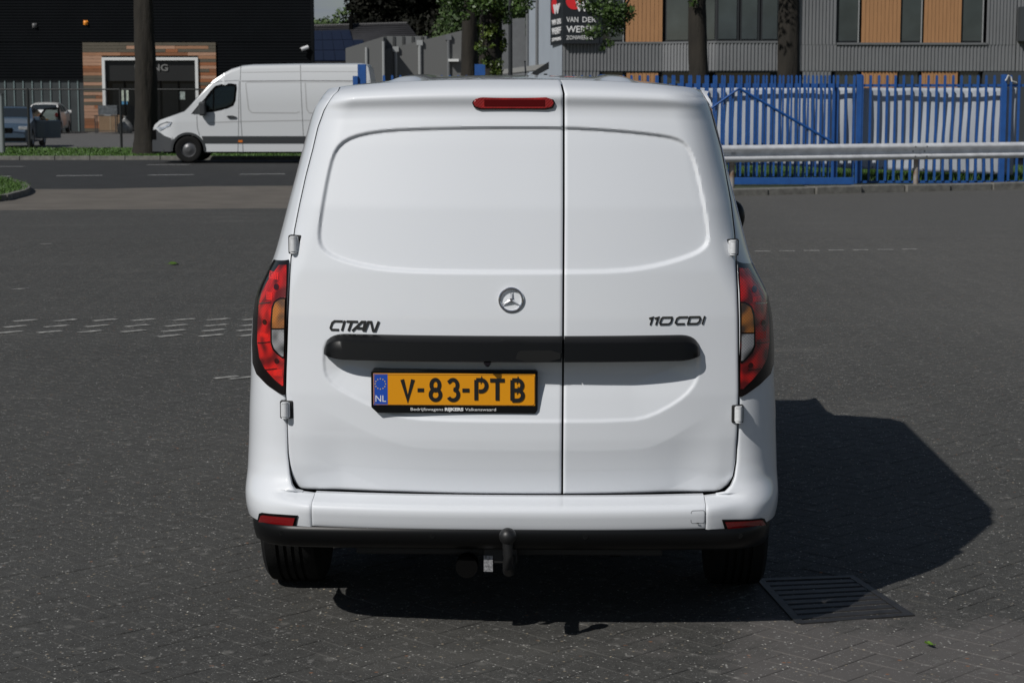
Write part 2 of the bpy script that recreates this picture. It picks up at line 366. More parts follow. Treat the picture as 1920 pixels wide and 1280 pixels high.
# ---- drain grate
IRON = pm('cast_iron', (.042, .040, .040), .5, metal=.5, var=.25, vs=18, bump=.4, bs=120)
g0 = empty('drain_grate', (0, 0, 0)); tag(g0, 'slotted cast iron drain grate set in the paving beside the van shadow', 'drain grate')
def gp(u, v): a = GR[3].lerp(GR[2], u); b_ = GR[0].lerp(GR[1], u); return a.lerp(b_, v)
m = MB(); P4 = lambda u0, u1, v0, v1, z0, z1, mb: mb.prism([tuple(gp(u0, v0)), tuple(gp(u1, v0)), tuple(gp(u1, v1)), tuple(gp(u0, v1))], lambda a, b_, t: (a, b_, t), z0, z1)
for a in ((0, 1, 0, .055), (0, 1, .945, 1), (0, .07, .055, .945), (.93, 1, .055, .945)): P4(*a, -.03, .0015, m)
m.build('grate_frame', IRON, g0)
m = MB(); P4(-.03, 1.03, -.03, 1.03, -.09, -.032, m); m.build('drain_pit', DARK, g0)
n = 8
for i in range(n):
    m = MB(); v0 = .075+i*(.85/n); P4(.07, .93, v0+.016, v0+.85/n-.018, -.03, .0005, m); m.build('grate_bar', IRON, g0, bevel=.003)
m = MB()
for a in ((.0, 1.0, .0, .0),): pass

# ---- leaves lying on the yard
def leaf(px, py, rz, lab, s=.045):
    c = G(px, py); pts = [(-1, 0), (-.6, .38), (-.1, .55), (.5, .35), (1, 0), (.5, -.35), (-.1, -.55), (-.6, -.38)]
    mb = MB(); k = len(pts); vs = [(x*s, y*s, .008+.018*abs(y)*s/.045+.006*math.sin(x*3)) for x, y in pts]+[(0, 0, .004)]
    mb.add(vs, [(i, (i+1) % k, k) for i in range(k)]); mb.tube([(-s*1.0, 0, .006), (-s*1.5, .01, .01)], .0015, 5)
    o = mb.build('fallen_leaf', pm('leaf_green', (.09, .17, .02), .5, var=.3, vs=60)); o.location = (c.x, c.y, .004); o.rotation_euler = (.25, .1, rz); tag(o, lab, 'leaf')
leaf(325, 497, .8, 'small green leaf alone on the dark paving left of the van', .07)
leaf(1742, 1213, 2.2, 'tiny yellow green leaf on the paving in front of the drain grate', .022)
# ------------------------------------------------------------------ the white delivery van seen from behind
VO = Vector((-.012, 6.07, 0)); VR = -math.radians(1.8)
Rl = Matrix.Rotation(-VR, 3, 'Z')
def vray(px, py): return Rl @ (Vector((0, 0, CAM_H))-VO), Rl @ Vector(ray(px, py))
def VD(px, py, d):                        # point on plane local y = d
    o_, r = vray(px, py); t = (d-o_.y)/r.y; p = o_+r*t; return p.x, p.z
# half width by height, from the two silhouettes (taken 0.35 m forward of the doors)
silL = [(640,160),(612,175),(596,190),(584,215),(575,250),(562,300),(545,370),(532,425),(522,460),(513,487),(498,517),(482,552),(476,590),(473,640),(473,690),(471,720),(470,760),(468,850),(468,910),(471,940),(476,962),(482,990),(484,1030)]
silR = [(1305,160),(1325,175),(1337,195),(1348,230),(1354,260),(1365,310),(1383,380),(1396,430),(1403,460),(1411,490),(1425,517),(1441,545),(1450,590),(1453,640),(1453,690),(1453,720),(1456,760),(1458,850),(1457,900),(1455,930),(1447,965),(1441,990),(1439,1030)]
tl = sorted((VD(*p, .35)[1], -VD(*p, .35)[0]) for p in silL); tr = sorted((VD(*p, .35)[1], VD(*p, .35)[0]) for p in silR)
zz = np.linspace(.25, 1.86, 323)
def smt(a, k=5):
    h = int(3*k+1); w = np.exp(-.5*(np.arange(-h, h+1)/k)**2); w /= w.sum(); return np.convolve(np.pad(a, h, mode='edge'), w, 'valid')
WW = smt((np.interp(zz, [t[0] for t in tl], [t[1] for t in tl])+np.interp(zz, [t[0] for t in tr], [t[1] for t in tr]))/2, 3)
_k = zz > 1.752; WW[_k] = np.interp(zz[_k], [1.752, 1.78, 1.81], [WW[~_k][-1], min(.632, WW[~_k][-1]-.004), .612])
def Wd(z): return np.interp(z, zz, WW)
def table(pts, k): return smt(np.interp(zz, [p[0] for p in pts], [p[1] for p in pts]), k)
BD = table([(.25,.05),(.40,.035),(.48,.022),(.56,.004),(.66,-.006),(.80,-.008),(.95,0),(1.05,.004),(1.2,.016),(1.4,.046),(1.6,.092),(1.655,.106),(1.69,.114),(1.725,.113),(1.75,.104),(1.765,.108),(1.785,.135),(1.80,.185),(1.81,.235),(1.86,.3)], 1.6)
BS = table([(.25,.03),(.36,-.06),(.41,-.078),(.45,-.074),(.48,-.045),(.51,-.018),(.56,-.004),(.62,.002),(.8,.0),(.95,.004),(1.05,.008),(1.2,.02),(1.4,.05),(1.6,.096),(1.66,.110),(1.70,.118),(1.74,.118),(1.765,.125),(1.785,.145),(1.80,.19),(1.81,.24),(1.86,.3)], 2.4)
def drop(x): return .034*(np.minimum(np.abs(x), .8)/.64)**2.6
def kz(z): return np.clip((z-1.55)/.25, 0, 1)**2
def base(x, z, T):
    x = np.asarray(x, float); z = np.asarray(z, float); ax = np.abs(x); zp = z+drop(x)*kz(z)
    w = Wd(z); e = np.clip(w-ax, 0, None); R = .15
    corner = .24*(1-np.sqrt(np.clip(1-(1-np.minimum(e/R, 1))**2.3, 0, 1)))
    C = .085*(np.minimum(ax, .95)/.72)**2.3
    return np.interp(zp, zz, T)+C+corner
def onF(px, py, T):
    d = .05
    for _ in range(14): x, z = VD(px, py, d); d = float(base(x, z, T))
    return x, z
cv = lambda pts, T=None: [onF(px, py, BD if T is None else T) for px, py in pts]
# feature outlines on the doors
win = cv([(1057,237),(900,237),(760,240),(700,245),(660,254),(636,268),(622,290),(612,330),(602,385),(597,420),(595,445),(599,463),(612,477),(640,490),(690,503),(750,510),(850,513),(1057,513),
          (1160,511),(1215,504),(1262,493),(1305,478),(1325,464),(1331,448),(1328,415),(1320,370),(1308,315),(1300,290),(1288,268),(1268,257),(1230,250),(1150,242)])
win = chaikin(win, 1)
scoop = chaikin(cv([(606,640),(604,690),(612,714),(640,735),(700,765),(745,782),(800,789),(960,792),(1180,791),(1222,782),(1270,756),(1298,732),(1312,705),(1315,650),(1302,636),(960,632),(625,634)]), 1)
lowc = chaikin(cv([(520,735),(560,745),(620,775),(700,815),(745,833),(800,842),(960,844),(1190,844),(1235,834),(1300,795),(1360,758),(1400,735),(1400,480),(520,480)]), 1)
def disp(x, z):
    s = sdf(x, z, win); d = .012*smoothstep((s+.002)/.0135)
    s2 = sdf(x, z, scoop); d = d+.026*np.clip(s2/.115, 0, 1)+.004*smoothstep(s2/.010)
    s3 = sdf(x, z, lowc); d = d+.13*np.clip(-s3, 0, .16)*np.clip((.80-z)/.12, 0, 1)*smoothstep((.69-np.abs(x))/.16)
    brow = np.exp(-((z-1.715)/.028)**2)*.0045*smoothstep((.62-np.abs(x))/.12); return d+brow
FD = lambda x, z: base(x, z, BD)+disp(x, z)
def FS(x, z):
    d = float(base(x, z, BS)); ax = abs(x)
    if z < zb+.012:
        k = (1-float(smoothstep((ax-.632)/.15)))*(1-float(smoothstep((z-zb+.004)/.016))); d = d*(1-k)+float(FB(x, z))*k
    return d
zb = cv([(1000,928)])[0][1]
BB = table([(.25,-.03),(.375,-.070),(.40,-.078),(zb-.045,-.086),(zb-.026,-.084),(zb-.017,-.070),(zb-.010,-.030),(zb-.005,.016),(zb+.01,.02),(1.86,.02)], 0.6)
def FB(x, z):
    x = np.asarray(x, float); ax = np.abs(x); return np.interp(z, zz, BB)+.062*(np.minimum(ax, .95)/.72)**2.4

van = empty('delivery_van', VO, VR)
tag(van, 'large white panel van in the foreground seen from behind, with yellow number plate', 'van')
def col_s(w, n, edge=(0, .003, .008)):
    e = [min(q, w*.45)/w for q in edge]; mid = np.linspace(e[-1], 1-e[-1], max(n, 3))
    return np.concatenate([e[:-1], mid, [1-q for q in reversed(e[:-1])]])
def panel(name, zs, xl, xr, F, nx, mat, roll=.004, rim=.022, parent=None):
    """skin panel over height rows zs, with softly rolled edges and a turned-in rim"""
    zs = np.array(zs); w = float(np.max(xr(zs)-xl(zs))); s = col_s(w, nx)
    zg = np.concatenate([[zs[0], zs[0]+.003, zs[0]+.008], zs[(zs > zs[0]+.012) & (zs < zs[-1]-.012)], [zs[-1]-.008, zs[-1]-.003, zs[-1]]])
    Z = np.repeat(zg[:, None], len(s), 1); XL = xl(zg)[:, None]; XR = xr(zg)[:, None]; X = XL+(XR-XL)*s[None, :]
    z2 = Z-drop(X)*kz(Z); D = F(X, z2)
    ed = np.minimum(np.minimum(X-XL, XR-X), np.minimum(Z-zg[0], zg[-1]-Z)); D = D+roll*(1-np.clip(ed/.007, 0, 1))**2
    P = np.stack([X, D, z2], -1); mb = MB(); mb.grid(P.tolist())
    n, m = Z.shape; loop = [(0, j) for j in range(m)]+[(i, m-1) for i in range(1, n)]+[(n-1, j) for j in range(m-2, -1, -1)]+[(i, 0) for i in range(n-2, 0, -1)]
    A = [P[i, j].tolist() for i, j in loop]; B = [[p[0]*.9985, p[1]+rim, p[2]] for p in A]; mb.grid([A, B], closeu=True)
    return mb.build(name, mat, parent if parent is not None else van, smooth=42)
def fn(pts, T, dx=0.0):
    q = sorted((z, x) for x, z in cv(pts, T)); a = np.array([t[0] for t in q]); b_ = np.array([t[1] for t in q])
    return lambda z: np.interp(z, a, b_)+dx
seamL = [(640,158),(630,166),(607,200),(596,235),(586,280),(573,330),(562,380),(552,430),(545,485),(541,560),(537,650),(535,735),(537,770),(540,850),(546,888),(551,903),(560,914),(580,919)]
seamR = [(1312,158),(1320,170),(1330,195),(1341,235),(1353,280),(1362,330),(1371,380),(1378,440),(1381,500),(1385,600),(1386,735),(1384,800),(1380,865),(1375,893),(1367,908),(1355,918),(1335,923)]
seamC = [(1046,146),(1052,154),(1057,175),(1057,400),(1055.5,700),(1054,929)]
ztop = 1.808
sL, sR, sC = fn(seamL, BD), fn(seamR, BD), fn(seamC, BD)
cl = lambda f, lo, hi: (lambda z: f(np.clip(z, lo, hi)))
zr = np.unique(np.concatenate([np.linspace(zb, zb+.05, 12), np.arange(zb+.05, 1.70, .004), np.linspace(1.70, ztop, 34)]))
doorL = panel('rear_door', zr, lambda z: sL(z)+.0025, lambda z: sC(z)-.0032, FD, 220, WHITE)
doorR = panel('rear_door', zr, lambda z: sC(z)+.0032, lambda z: sR(z)-.0025, FD, 105, WHITE)
doorR['label'] = 'narrower right rear door'; doorL['label'] = 'wider left rear door with the number plate'
# body: corner pillars, bumper, roof and sides
zs_ = np.concatenate([np.linspace(.375, .6, 30), np.linspace(.61, 1.70, 80), np.linspace(1.705, ztop, 26)])
WL = lambda z: -Wd(z); WRr = lambda z: Wd(z)
bump_x = .632
def innerL(z): return np.where(z > zb-.004, sL(np.maximum(z, zb))-.0025, -bump_x-.001)
def innerR(z): return np.where(z > zb-.004, sR(np.maximum(z, zb))+.0025, bump_x+.001)
def pillar(side):
    n = 44; s = 1-(1-np.linspace(0, 1, n))**2.0; P = []      # dense towards the silhouette
    zi = np.unique(np.concatenate([zs_, [zb-.006, zb-.003]]))
    for z in zi:
        w = float(Wd(z)); xi = float((innerR if side > 0 else innerL)(np.array([z]))[0]); xo = side*w
        e0 = [0, .003, .008]; row = []
        for q in list(np.array(e0))+list(.008+(abs(xo-xi)-.008)*s[1:]):
            x = xi+side*q; z2 = z-float(drop(x)*kz(z)); d = float(FS(x, z2))+.004*(1-min(q/.007, 1))**2; row.append((x, d, z2))
        row.insert(0, (xi, row[0][1]+.025, row[0][2])); P.append(row)
    return P
PL_, PR_ = pillar(-1), pillar(1)
mb = MB(); mb.grid(PL_, flip=True); mb.grid(PR_)
# cap of the roof: row of points along the top edge of the doors, then forward
xt = np.linspace(-float(Wd(ztop)), float(Wd(ztop)), 97)
def ribs(x, d):
    a = np.abs(x); r = .0125*smoothstep((.075-np.abs(a-.345))/.06)*smoothstep((d-.22)/.12)*smoothstep((2.9-d)/.2)
    return r+.012*smoothstep((.045-np.abs(x-.02))/.03)*smoothstep((d-1.1)/.3)*smoothstep((1.9-d)/.2)
edge_d = [float(FS(x, ztop-float(drop(x)))) for x in xt]
stations = [.30, .34, .40, .5, .65, .9, 1.2, 1.6, 2.1, 2.5, 2.7, 2.85]
rows = []
for k, d in enumerate([None]+stations):
    row = []
    for x, de in zip(xt, edge_d):
        z0 = ztop-float(drop(x))
        if d is None: row.append((x, de, z0))
        else:
            dd = max(de+.004*(k), d); rise = .026*(1-math.exp(-(dd-.22)/.35)); f = 1.0
            row.append((x*f, dd, z0+rise*(1-(x/xt[-1])**2)**.6+float(ribs(x, dd))))
    rows.append(row)
mb.grid(rows)
# sides going forward from the silhouette, rear wheel arches cut in
wheel_d, wheel_r = .80, .325
def side(side_):
    src = [P[-1] for P in (PR_ if side_ > 0 else PL_)]
    st = [None]+[.42+.03*i for i in range(26)]+[1.4, 1.8, 2.3, 2.75, 2.9, 3.05]+[3.1+.03*i for i in range(40)]
    cols = []
    for k, d in enumerate(st):
        c = []
        for (x, de, z) in src:
            if d is None: c.append((x, de, z)); continue
            zlo = .30
            for wd in (wheel_d, wheel_d+2.716):
                if abs(d-wd) < .385: zlo = max(zlo, .325+math.sqrt(.385**2-(d-wd)**2))
            dd = max(d, de+.01*k); ztop_ = z
            if d > 2.75: ztop_ = z if z < 1.0 else 1.0+(z-1.0)*max(.0, 1-((d-2.75)/.9)**1.35) if d < 3.62 else min(z, 1.0-.12*(d-3.4))
            bulge = .012*smoothstep((dd-.4)/.3)*(1 if z < .95 else .4*max(0, min(1, (1.77-z)/.5)))
            c.append((side_*(abs(x)+float(bulge)), dd, max(ztop_, zlo)))
        cols.append(c)
    mb.grid(cols, flip=side_ < 0)
    return cols
cr, cl_ = side(1), side(-1)
mb.grid([[a, ((a[0]+b_[0])/2, a[1], a[2]+.03*(1-0)), b_] for a, b_ in zip([c[-1] for c in cl_][-46:], [c[-1] for c in cr][-46:])])
# hood and nose
mb.grid([[(x*w, d, z-.03*x*x) for x in np.linspace(-1, 1, 13)] for d, z, w in ((3.3, 1.12, .86), (3.7, 1.06, .87), (4.05, .98, .86), (4.25, .87, .84), (4.38, .66, .82), (4.40, .4, .8), (4.3, .28, .8))])
body = mb.build('body', WHITE, van, smooth=40)
# black backing sheet that stands in for the shade inside the panel gaps
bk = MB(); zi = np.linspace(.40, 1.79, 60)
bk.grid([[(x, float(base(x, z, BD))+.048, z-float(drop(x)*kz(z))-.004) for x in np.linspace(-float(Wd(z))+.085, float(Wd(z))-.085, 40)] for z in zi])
bk.build('gap_backing', pm('backing_black', (.012, .012, .012), .7), van, smooth=40)
bk = MB(); bk.box(-.8, .8, .32, 3.9, .36, .40); bk.box(-.66, .66, .14, .45, .30, .40); bk.box(-.60, .60, .04, .30, .385, .46); bk.box(-.68, .68, .45, 1.3, .30, .36); bk.box(-.55, .55, .3, 3.5, .30, .36)
bk.tube([(-.45, .75, .30), (.45, .75, .30)], .05, 10)
bk.tube([(.35, .2, .27), (.35, .6, .29), (.3, 1.5, .32)], .04, 10)
bk.build('underbody', DARK, van)
# bumper: painted centre section
zbb = np.concatenate([np.linspace(.382, .45, 8), np.linspace(.453, zb-.003, 18)])
panel('bumper', zbb, lambda z: 0*z-bump_x+.0008, lambda z: 0*z+bump_x-.0008, FB, 60, WHITE, roll=.002, rim=.03)
# corner of body blends to bumper surface: lower black bumper all round
lb = MB(); prof = [(.387,.020),(.387,-.002),(.382,-.006),(.372,-.009),(.352,-.008),(.336,.004),(.318,.022),(.305,.06),(.300,.22)]; rows = []
for s in np.linspace(-1, 1, 81):
    x = s*.860; ax = abs(x); w = .860
    dd = -.068+.062*(min(ax, .95)/.72)**2.4+.20*(1-math.sqrt(max(0, 1-(max(0, ax-.69)/.171)**2.4)))
    lift = -.014*(ax/.86)**2; hh = 0
    rows.append([(x*(1-.01*(p[1] > .1)), dd+p[1], p[0]+lift) for p in prof])
lb.grid(rows)
lowb = lb.build('lower_bumper', BLACKPL, van, smooth=40)
def lbd(x): ax = abs(x); return -.068+.062*(min(ax, .95)/.72)**2.4+.20*(1-math.sqrt(max(0, 1-(max(0, ax-.69)/.171)**2.4)))
for px in (532, 812, 1098, 1386):
    x = VD(px, 1008, lbd(.0) if 700 < px < 1200 else .03)[0]; d = lbd(x); lift = -.014*(abs(x)/.87)**2
    mb = MB(); mb.tube([(x, d-.0100, .364+lift), (x, d-.004, .364+lift)], .0085, 16); o = mb.build('parking_sensor', pm('sensor_black', (.006, .006, .006), .25), van, smooth=40)
    mb = MB(); mb.tube([(x, d-.0112, .364+lift), (x, d-.0095, .364+lift)], .0065, 16); mb.build('sensor_face', BLACKPL, o, smooth=40)
# tow-eye cover on the bumper
tx0, tz0 = cv([(1296,957)], BB)[0]; 
def Bxy(px, py):
    d = -.03
    for _ in range(10): x, z = VD(px, py, d); d = float(FB(x, z))
    return x, d, z
a = Bxy(1296, 957); b_ = Bxy(1321, 980)
outl = [(a[0], b_[2]), (b_[0], b_[2]), (b_[0], a[2]), (a[0], a[2])]
mb = MB(); stroke(mb, rrect(a[0], b_[2], b_[0], a[2], .007), .0016, lambda u, v, t: (u, float(FB(u, v))-.0004+t, v), 0, .001, closed=True)
mb.build('tow_eye_cover', pm('seam_grey', (.12, .12, .13), .6), van)
mb = MB(); mb.box((a[0]+b_[0])/2-.004, (a[0]+b_[0])/2+.004, float(FB(a[0], b_[2]))-.0012, float(FB(a[0], b_[2])), b_[2]-.001, b_[2]+.002); mb.build('tow_eye_notch', DARK, van)
# bumper reflectors
RED = pm('reflector_red', (.22, .004, .006), .12, coat=1)
def cornF(x, z): return float(FS(x, z))
for sg, p in ((-1, [(481,964),(490,960),(560,963),(560,989),(520,985),(483,980)]), (1, [(1439,974),(1430,970),(1353,971),(1353,993),(1400,990),(1438,984)])):
    q = [onF(px, py, BS) for px, py in p]
    def patch(poly, off, name, mat, parent, nx=14, nz=5, th=.02):
        xs = [t[0] for t in poly]; zs = [t[1] for t in poly]; mb = MB(); X = np.linspace(min(xs), max(xs), nx); P = []
        up = lambda x: max(t for t in [zi_ for zi_ in inter(poly, x)] or [sum(zs)/len(zs)]); lo = lambda x: min(t for t in [zi_ for zi_ in inter(poly, x)] or [sum(zs)/len(zs)])
        for x in X:
            x_ = min(max(x, min(xs)+1e-4), max(xs)-1e-4); h, l = up(x_), lo(x_); P.append([(x, cornF(x, z)-off, z) for z in np.linspace(l, h, nz)])
        mb.grid(P); B = [[(x, y+th, z) for x, y, z in r] for r in P]
        loop = [P[i][0] for i in range(nx)]+[P[-1][j] for j in range(1, nz)]+[P[i][-1] for i in range(nx-2, -1, -1)]+[P[0][j] for j in range(nz-2, 0, -1)]
        mb.grid([loop, [(x, y+th, z) for x, y, z in loop]], closeu=True)
        return mb.build(name, mat, parent, smooth=50)
    def inter(poly, x):
        r = []
        for i in range(len(poly)):
            (x0, z0), (x1, z1) = poly[i], poly[(i+1) % len(poly)]
            if (x0 > x) != (x1 > x): r.append(z0+(z1-z0)*(x-x0)/(x1-x0))
        return r
    fr = patch(q, .005, 'reflector_frame', BLACKPL, van)
    cx = sum(t[0] for t in q)/6; cz = sum(t[1] for t in q)/6
    inn = [(cx+(t[0]-cx)*.88, cz+(t[1]-cz)*.68) for t in q]
    patch(inn, .009, 'reflector', RED, fr)

# ---- tail lamps
def lampmat(name, c1, c2, rough=.05, sc=620):
    m = bpy.data.materials.new(name); n, b = _nm(m); L = n.links.new
    g = N(n, 'ShaderNodeNewGeometry'); mp = N(n, 'ShaderNodeVectorMath', operation='SCALE'); mp.inputs['Scale'].default_value = sc; tcn = N(n, 'ShaderNodeTexCoord'); L(tcn.outputs['Object'], mp.inputs[0])
    s = N(n, 'ShaderNodeVectorMath', operation='SINE'); L(mp.outputs[0], s.inputs[0]); sp = N(n, 'ShaderNodeSeparateXYZ'); L(s.outputs[0], sp.inputs[0])
    mu = N(n, 'ShaderNodeMath', operation='MULTIPLY'); L(sp.outputs[0], mu.inputs[0]); L(sp.outputs[2], mu.inputs[1])
    t = N(n, 'ShaderNodeTexNoise'); t.inputs['Scale'].default_value = 26; t.inputs['Detail'].default_value = 0; L(tcn.outputs['Object'], t.inputs['Vector'])
    r = N(n, 'ShaderNodeMapRange'); r.inputs[1].default_value = .30; r.inputs[2].default_value = .66; L(t.outputs[0], r.inputs[0])
    r2_ = N(n, 'ShaderNodeMapRange'); r2_.inputs[1].default_value = -1; r2_.inputs[2].default_value = 1; r2_.inputs[3].default_value = .45; L(mu.outputs[0], r2_.inputs[0])
    m2 = N(n, 'ShaderNodeMath', operation='MULTIPLY'); L(r.outputs[0], m2.inputs[0]); L(r2_.outputs[0], m2.inputs[1])
    x = N(n, 'ShaderNodeMix', data_type='RGBA'); x.inputs[6].default_value = (*c1, 1); x.inputs[7].default_value = (*c2, 1); L(m2.outputs[0], x.inputs[0]); L(x.outputs[2], b.inputs['Base Color'])
    bu = N(n, 'ShaderNodeBump'); bu.inputs['Strength'].default_value = .35; bu.inputs['Distance'].default_value = .002; L(mu.outputs[0], bu.inputs['Height']); L(bu.outputs[0], b.inputs['Normal'])
    b.inputs['Roughness'].default_value = .3; b.inputs['Coat Weight'].default_value = .45; b.inputs['Coat Roughness'].default_value = rough*.3; return m
LRED = lampmat('lamp_red', (.11, .001, .0015), (.78, .012, .008)); LAMB = lampmat('lamp_amber', (.05, .03, .02), (.55, .19, .03)); LCLR = lampmat('lamp_clear', (.05, .05, .052), (.40, .40, .41))
LBLK = pm('lamp_black', (.006, .004, .004), .15, coat=.3, spec=.25)
def lamp(side_, outline, red, mid, amb, clr, lab):
    def strip(pts, off, name, mat, parent, n=40, m=12, th=.03, dome=.0):
        """pts: rows of (y, x_outer, x_inner) in photo pixels on the lamp surface"""
        rows = []
        ys = np.linspace(pts[0][0], pts[-1][0], n)
        xo = np.interp(ys, [p[0] for p in pts], [p[1] for p in pts]); xi = np.interp(ys, [p[0] for p in pts], [p[2] for p in pts])
        for y, a, b_ in zip(ys, xo, xi):
            A = onF(a, y, BS); B = onF(b_, y, BS); wo = float(Wd(A[1]))-.004
            ax = min(abs(A[0]), wo)*side_; r = []
            for t in np.linspace(0, 1, m):
                x = ax+(B[0]-ax)*(1-(1-t)**1.6 if abs(ax) > wo-.012 else t); z = A[1]+(B[1]-A[1])*t
                r.append((x, float(FS(x, z))-off-dome*math.sin(math.pi*t), z))
            rows.append(r)
        mb = MB(); mb.grid(rows)
        loop = [rows[0][j] for j in range(m)]+[rows[i][-1] for i in range(1, n)]+[rows[-1][j] for j in range(m-2, -1, -1)]+[rows[i][0] for i in range(n-2, 0, -1)]
        mb.grid([loop, [(x-side_*0, y+th, z) for x, y, z in loop]], closeu=True)
        return mb.build(name, mat, parent, smooth=50)
    h = strip(outline, .008, 'tail_light', LBLK, van, 60, 20); h['label'] = lab
    strip(red, .0105, 'red_lens', LRED, h, 60, 16, .004); strip(mid, .0125, 'lens_divider', LBLK, h, 30, 8, .004)
    strip(amb, .0145, 'indicator_lens', LAMB, h, 20, 8, .004); strip(clr, .0145, 'reversing_lens', LCLR, h, 20, 8, .004)
lamp(-1, [(486,514,541),(500,505,541.5),(520,494,541),(550,481,539.5),(590,475,538),(640,473,537),(680,474,536),(700,481,535),(720,500,535),(735,522,534.5),(739,530,534.5)],
     [(496,524,538),(520,506,538),(545,492,537),(570,486,535.5),(600,484,535),(640,483,534),(670,487,534),(690,497,533),(710,515,532),(722,529,532)],
     [(557,526,536),(563,515,536),(575,510,535.5),(600,508,535),(640,508,534.5),(655,512,534),(665,522,533.5),(671,531,533.5)],
     [(560,526,535),(566,517,535),(578,513,534.5),(600,511.5,534),(614,511,534)], [(617,511,533.5),(640,511,533.5),(652,515,533),(662,524,533),(667,530,532.5)],
     'left tail light lit bright by the sun')
lamp(1, [(489,1412,1383),(505,1420,1383),(525,1432,1384),(550,1443,1386),(600,1450,1387),(640,1452,1387),(680,1451,1386.5),(700,1445,1386),(720,1425,1386),(738,1400,1385.5),(743,1390,1385.5)],
     [(502,1403,1386),(525,1420,1387),(550,1433,1388),(575,1439,1388.5),(610,1442,1389),(640,1442,1389),(670,1438,1388),(690,1428,1388),(712,1410,1388),(728,1393,1388)],
     [(565,1396,1387),(571,1408,1388),(585,1414,1388.5),(620,1416,1389),(648,1416,1389),(660,1411,1388),(672,1400,1388),(680,1391,1388)],
     [(568,1396,1389),(575,1407,1389.5),(590,1411,1390),(612,1413,1390),(622,1413,1390)], [(625,1413,1390),(645,1413,1390),(657,1408,1389.5),(668,1399,1389.5),(675,1392,1389)],
     'right tail light in shade')
for sg, ys in ((-1, ((566, 486, 508), (640, 484, 507), (690, 497, 520))), (1, ((566, 1416, 1438), (640, 1417, 1441), (690, 1402, 1427)))):
    par = [o for o in bpy.data.objects if o.name.startswith('tail_light') and o.parent == van][0 if sg < 0 else -1]
    for y, xa, xb in ys:
        A = onF(xa, y+2, BS); B = onF(xb, y, BS); mb = MB(); stroke(mb, [(A[0]*(1-t)+B[0]*t, A[1]*(1-t)+B[1]*t) for t in np.linspace(0, 1, 6)], .0035, lambda u, v, t: (u, float(FS(u, v))+t, v), -.009, -.0125); mb.build('lens_rib', pm('lens_rib', (.03, .001, .001), .2, coat=1), par)
BULB = pm('lamp_bulb', (.035, .001, .001), .15, coat=.5); FAC = pm('facet_highlight', (.95, .03, .02), .2, coat=.5)  # FAC: bright red paints highlights onto the reflector facets
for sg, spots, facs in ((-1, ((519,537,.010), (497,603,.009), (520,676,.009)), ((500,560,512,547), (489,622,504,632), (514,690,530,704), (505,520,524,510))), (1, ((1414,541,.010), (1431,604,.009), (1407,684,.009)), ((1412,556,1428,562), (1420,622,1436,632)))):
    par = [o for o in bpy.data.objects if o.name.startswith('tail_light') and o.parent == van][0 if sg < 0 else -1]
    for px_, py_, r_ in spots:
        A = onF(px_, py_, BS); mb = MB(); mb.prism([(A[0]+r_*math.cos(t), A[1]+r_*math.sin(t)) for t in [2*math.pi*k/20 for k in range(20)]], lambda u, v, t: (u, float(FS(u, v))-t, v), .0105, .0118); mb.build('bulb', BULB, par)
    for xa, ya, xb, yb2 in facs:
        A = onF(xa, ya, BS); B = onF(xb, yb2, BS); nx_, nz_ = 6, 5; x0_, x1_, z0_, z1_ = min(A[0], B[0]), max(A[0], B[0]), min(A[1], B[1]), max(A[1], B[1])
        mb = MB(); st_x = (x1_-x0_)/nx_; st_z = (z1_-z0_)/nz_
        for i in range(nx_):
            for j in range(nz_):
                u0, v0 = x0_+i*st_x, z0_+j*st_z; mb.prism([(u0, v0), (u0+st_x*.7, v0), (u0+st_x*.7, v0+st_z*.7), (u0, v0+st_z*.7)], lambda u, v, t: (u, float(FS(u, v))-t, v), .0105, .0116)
        o_ = mb.build('highlight_facets', FAC, par); o_['kind'] = 'stuff'
# ---- high brake light
def fd(x, z): return float(FD(x, z))
q = [VD(px, py, .115) for px, py in ((885,193),(890,183),(902,179),(1026,180),(1038,185),(1041,194),(1037,203),(1024,206),(900,206),(889,202))]
def pad(name, poly, off, mat, parent, th=.02, F=fd, bevel=.002, flat=None):
    d0 = min(F(x, z) for x, z in poly) if flat is None else flat
    mb = MB(); mb.prism(poly, lambda u, v, t: (u, t, v), d0-off, d0-off+th); return mb.build(name, mat, parent, bevel=bevel)
sc = lambda poly, k, kz_=None: [(sum(p[0] for p in poly)/len(poly)+(x-sum(p[0] for p in poly)/len(poly))*k, sum(p[1] for p in poly)/len(poly)+(z-sum(p[1] for p in poly)/len(poly))*(kz_ or k)) for x, z in poly]
bf = min(fd(x, z) for x, z in q)
bl = pad('brake_light', q, .001, LBLK, doorL, th=.05, bevel=.003, flat=bf+.003)
pad('brake_lens', sc(q, .975, .84), .004, lampmat('brake_red', (.22, .003, .005), (.42, .008, .010)), bl, th=.03, bevel=.004, flat=bf+.003)
a = VD(908, 187, .11); b_ = VD(1022, 200, .11)
pad('brake_bulbs', [(a[0], b_[1]), (b_[0], b_[1]), (b_[0], a[1]), (a[0], a[1])], .0055, pm('brake_dark', (.075, .001, .002), .3, spec=.2), bl, th=.02, bevel=.001, flat=bf+.003)
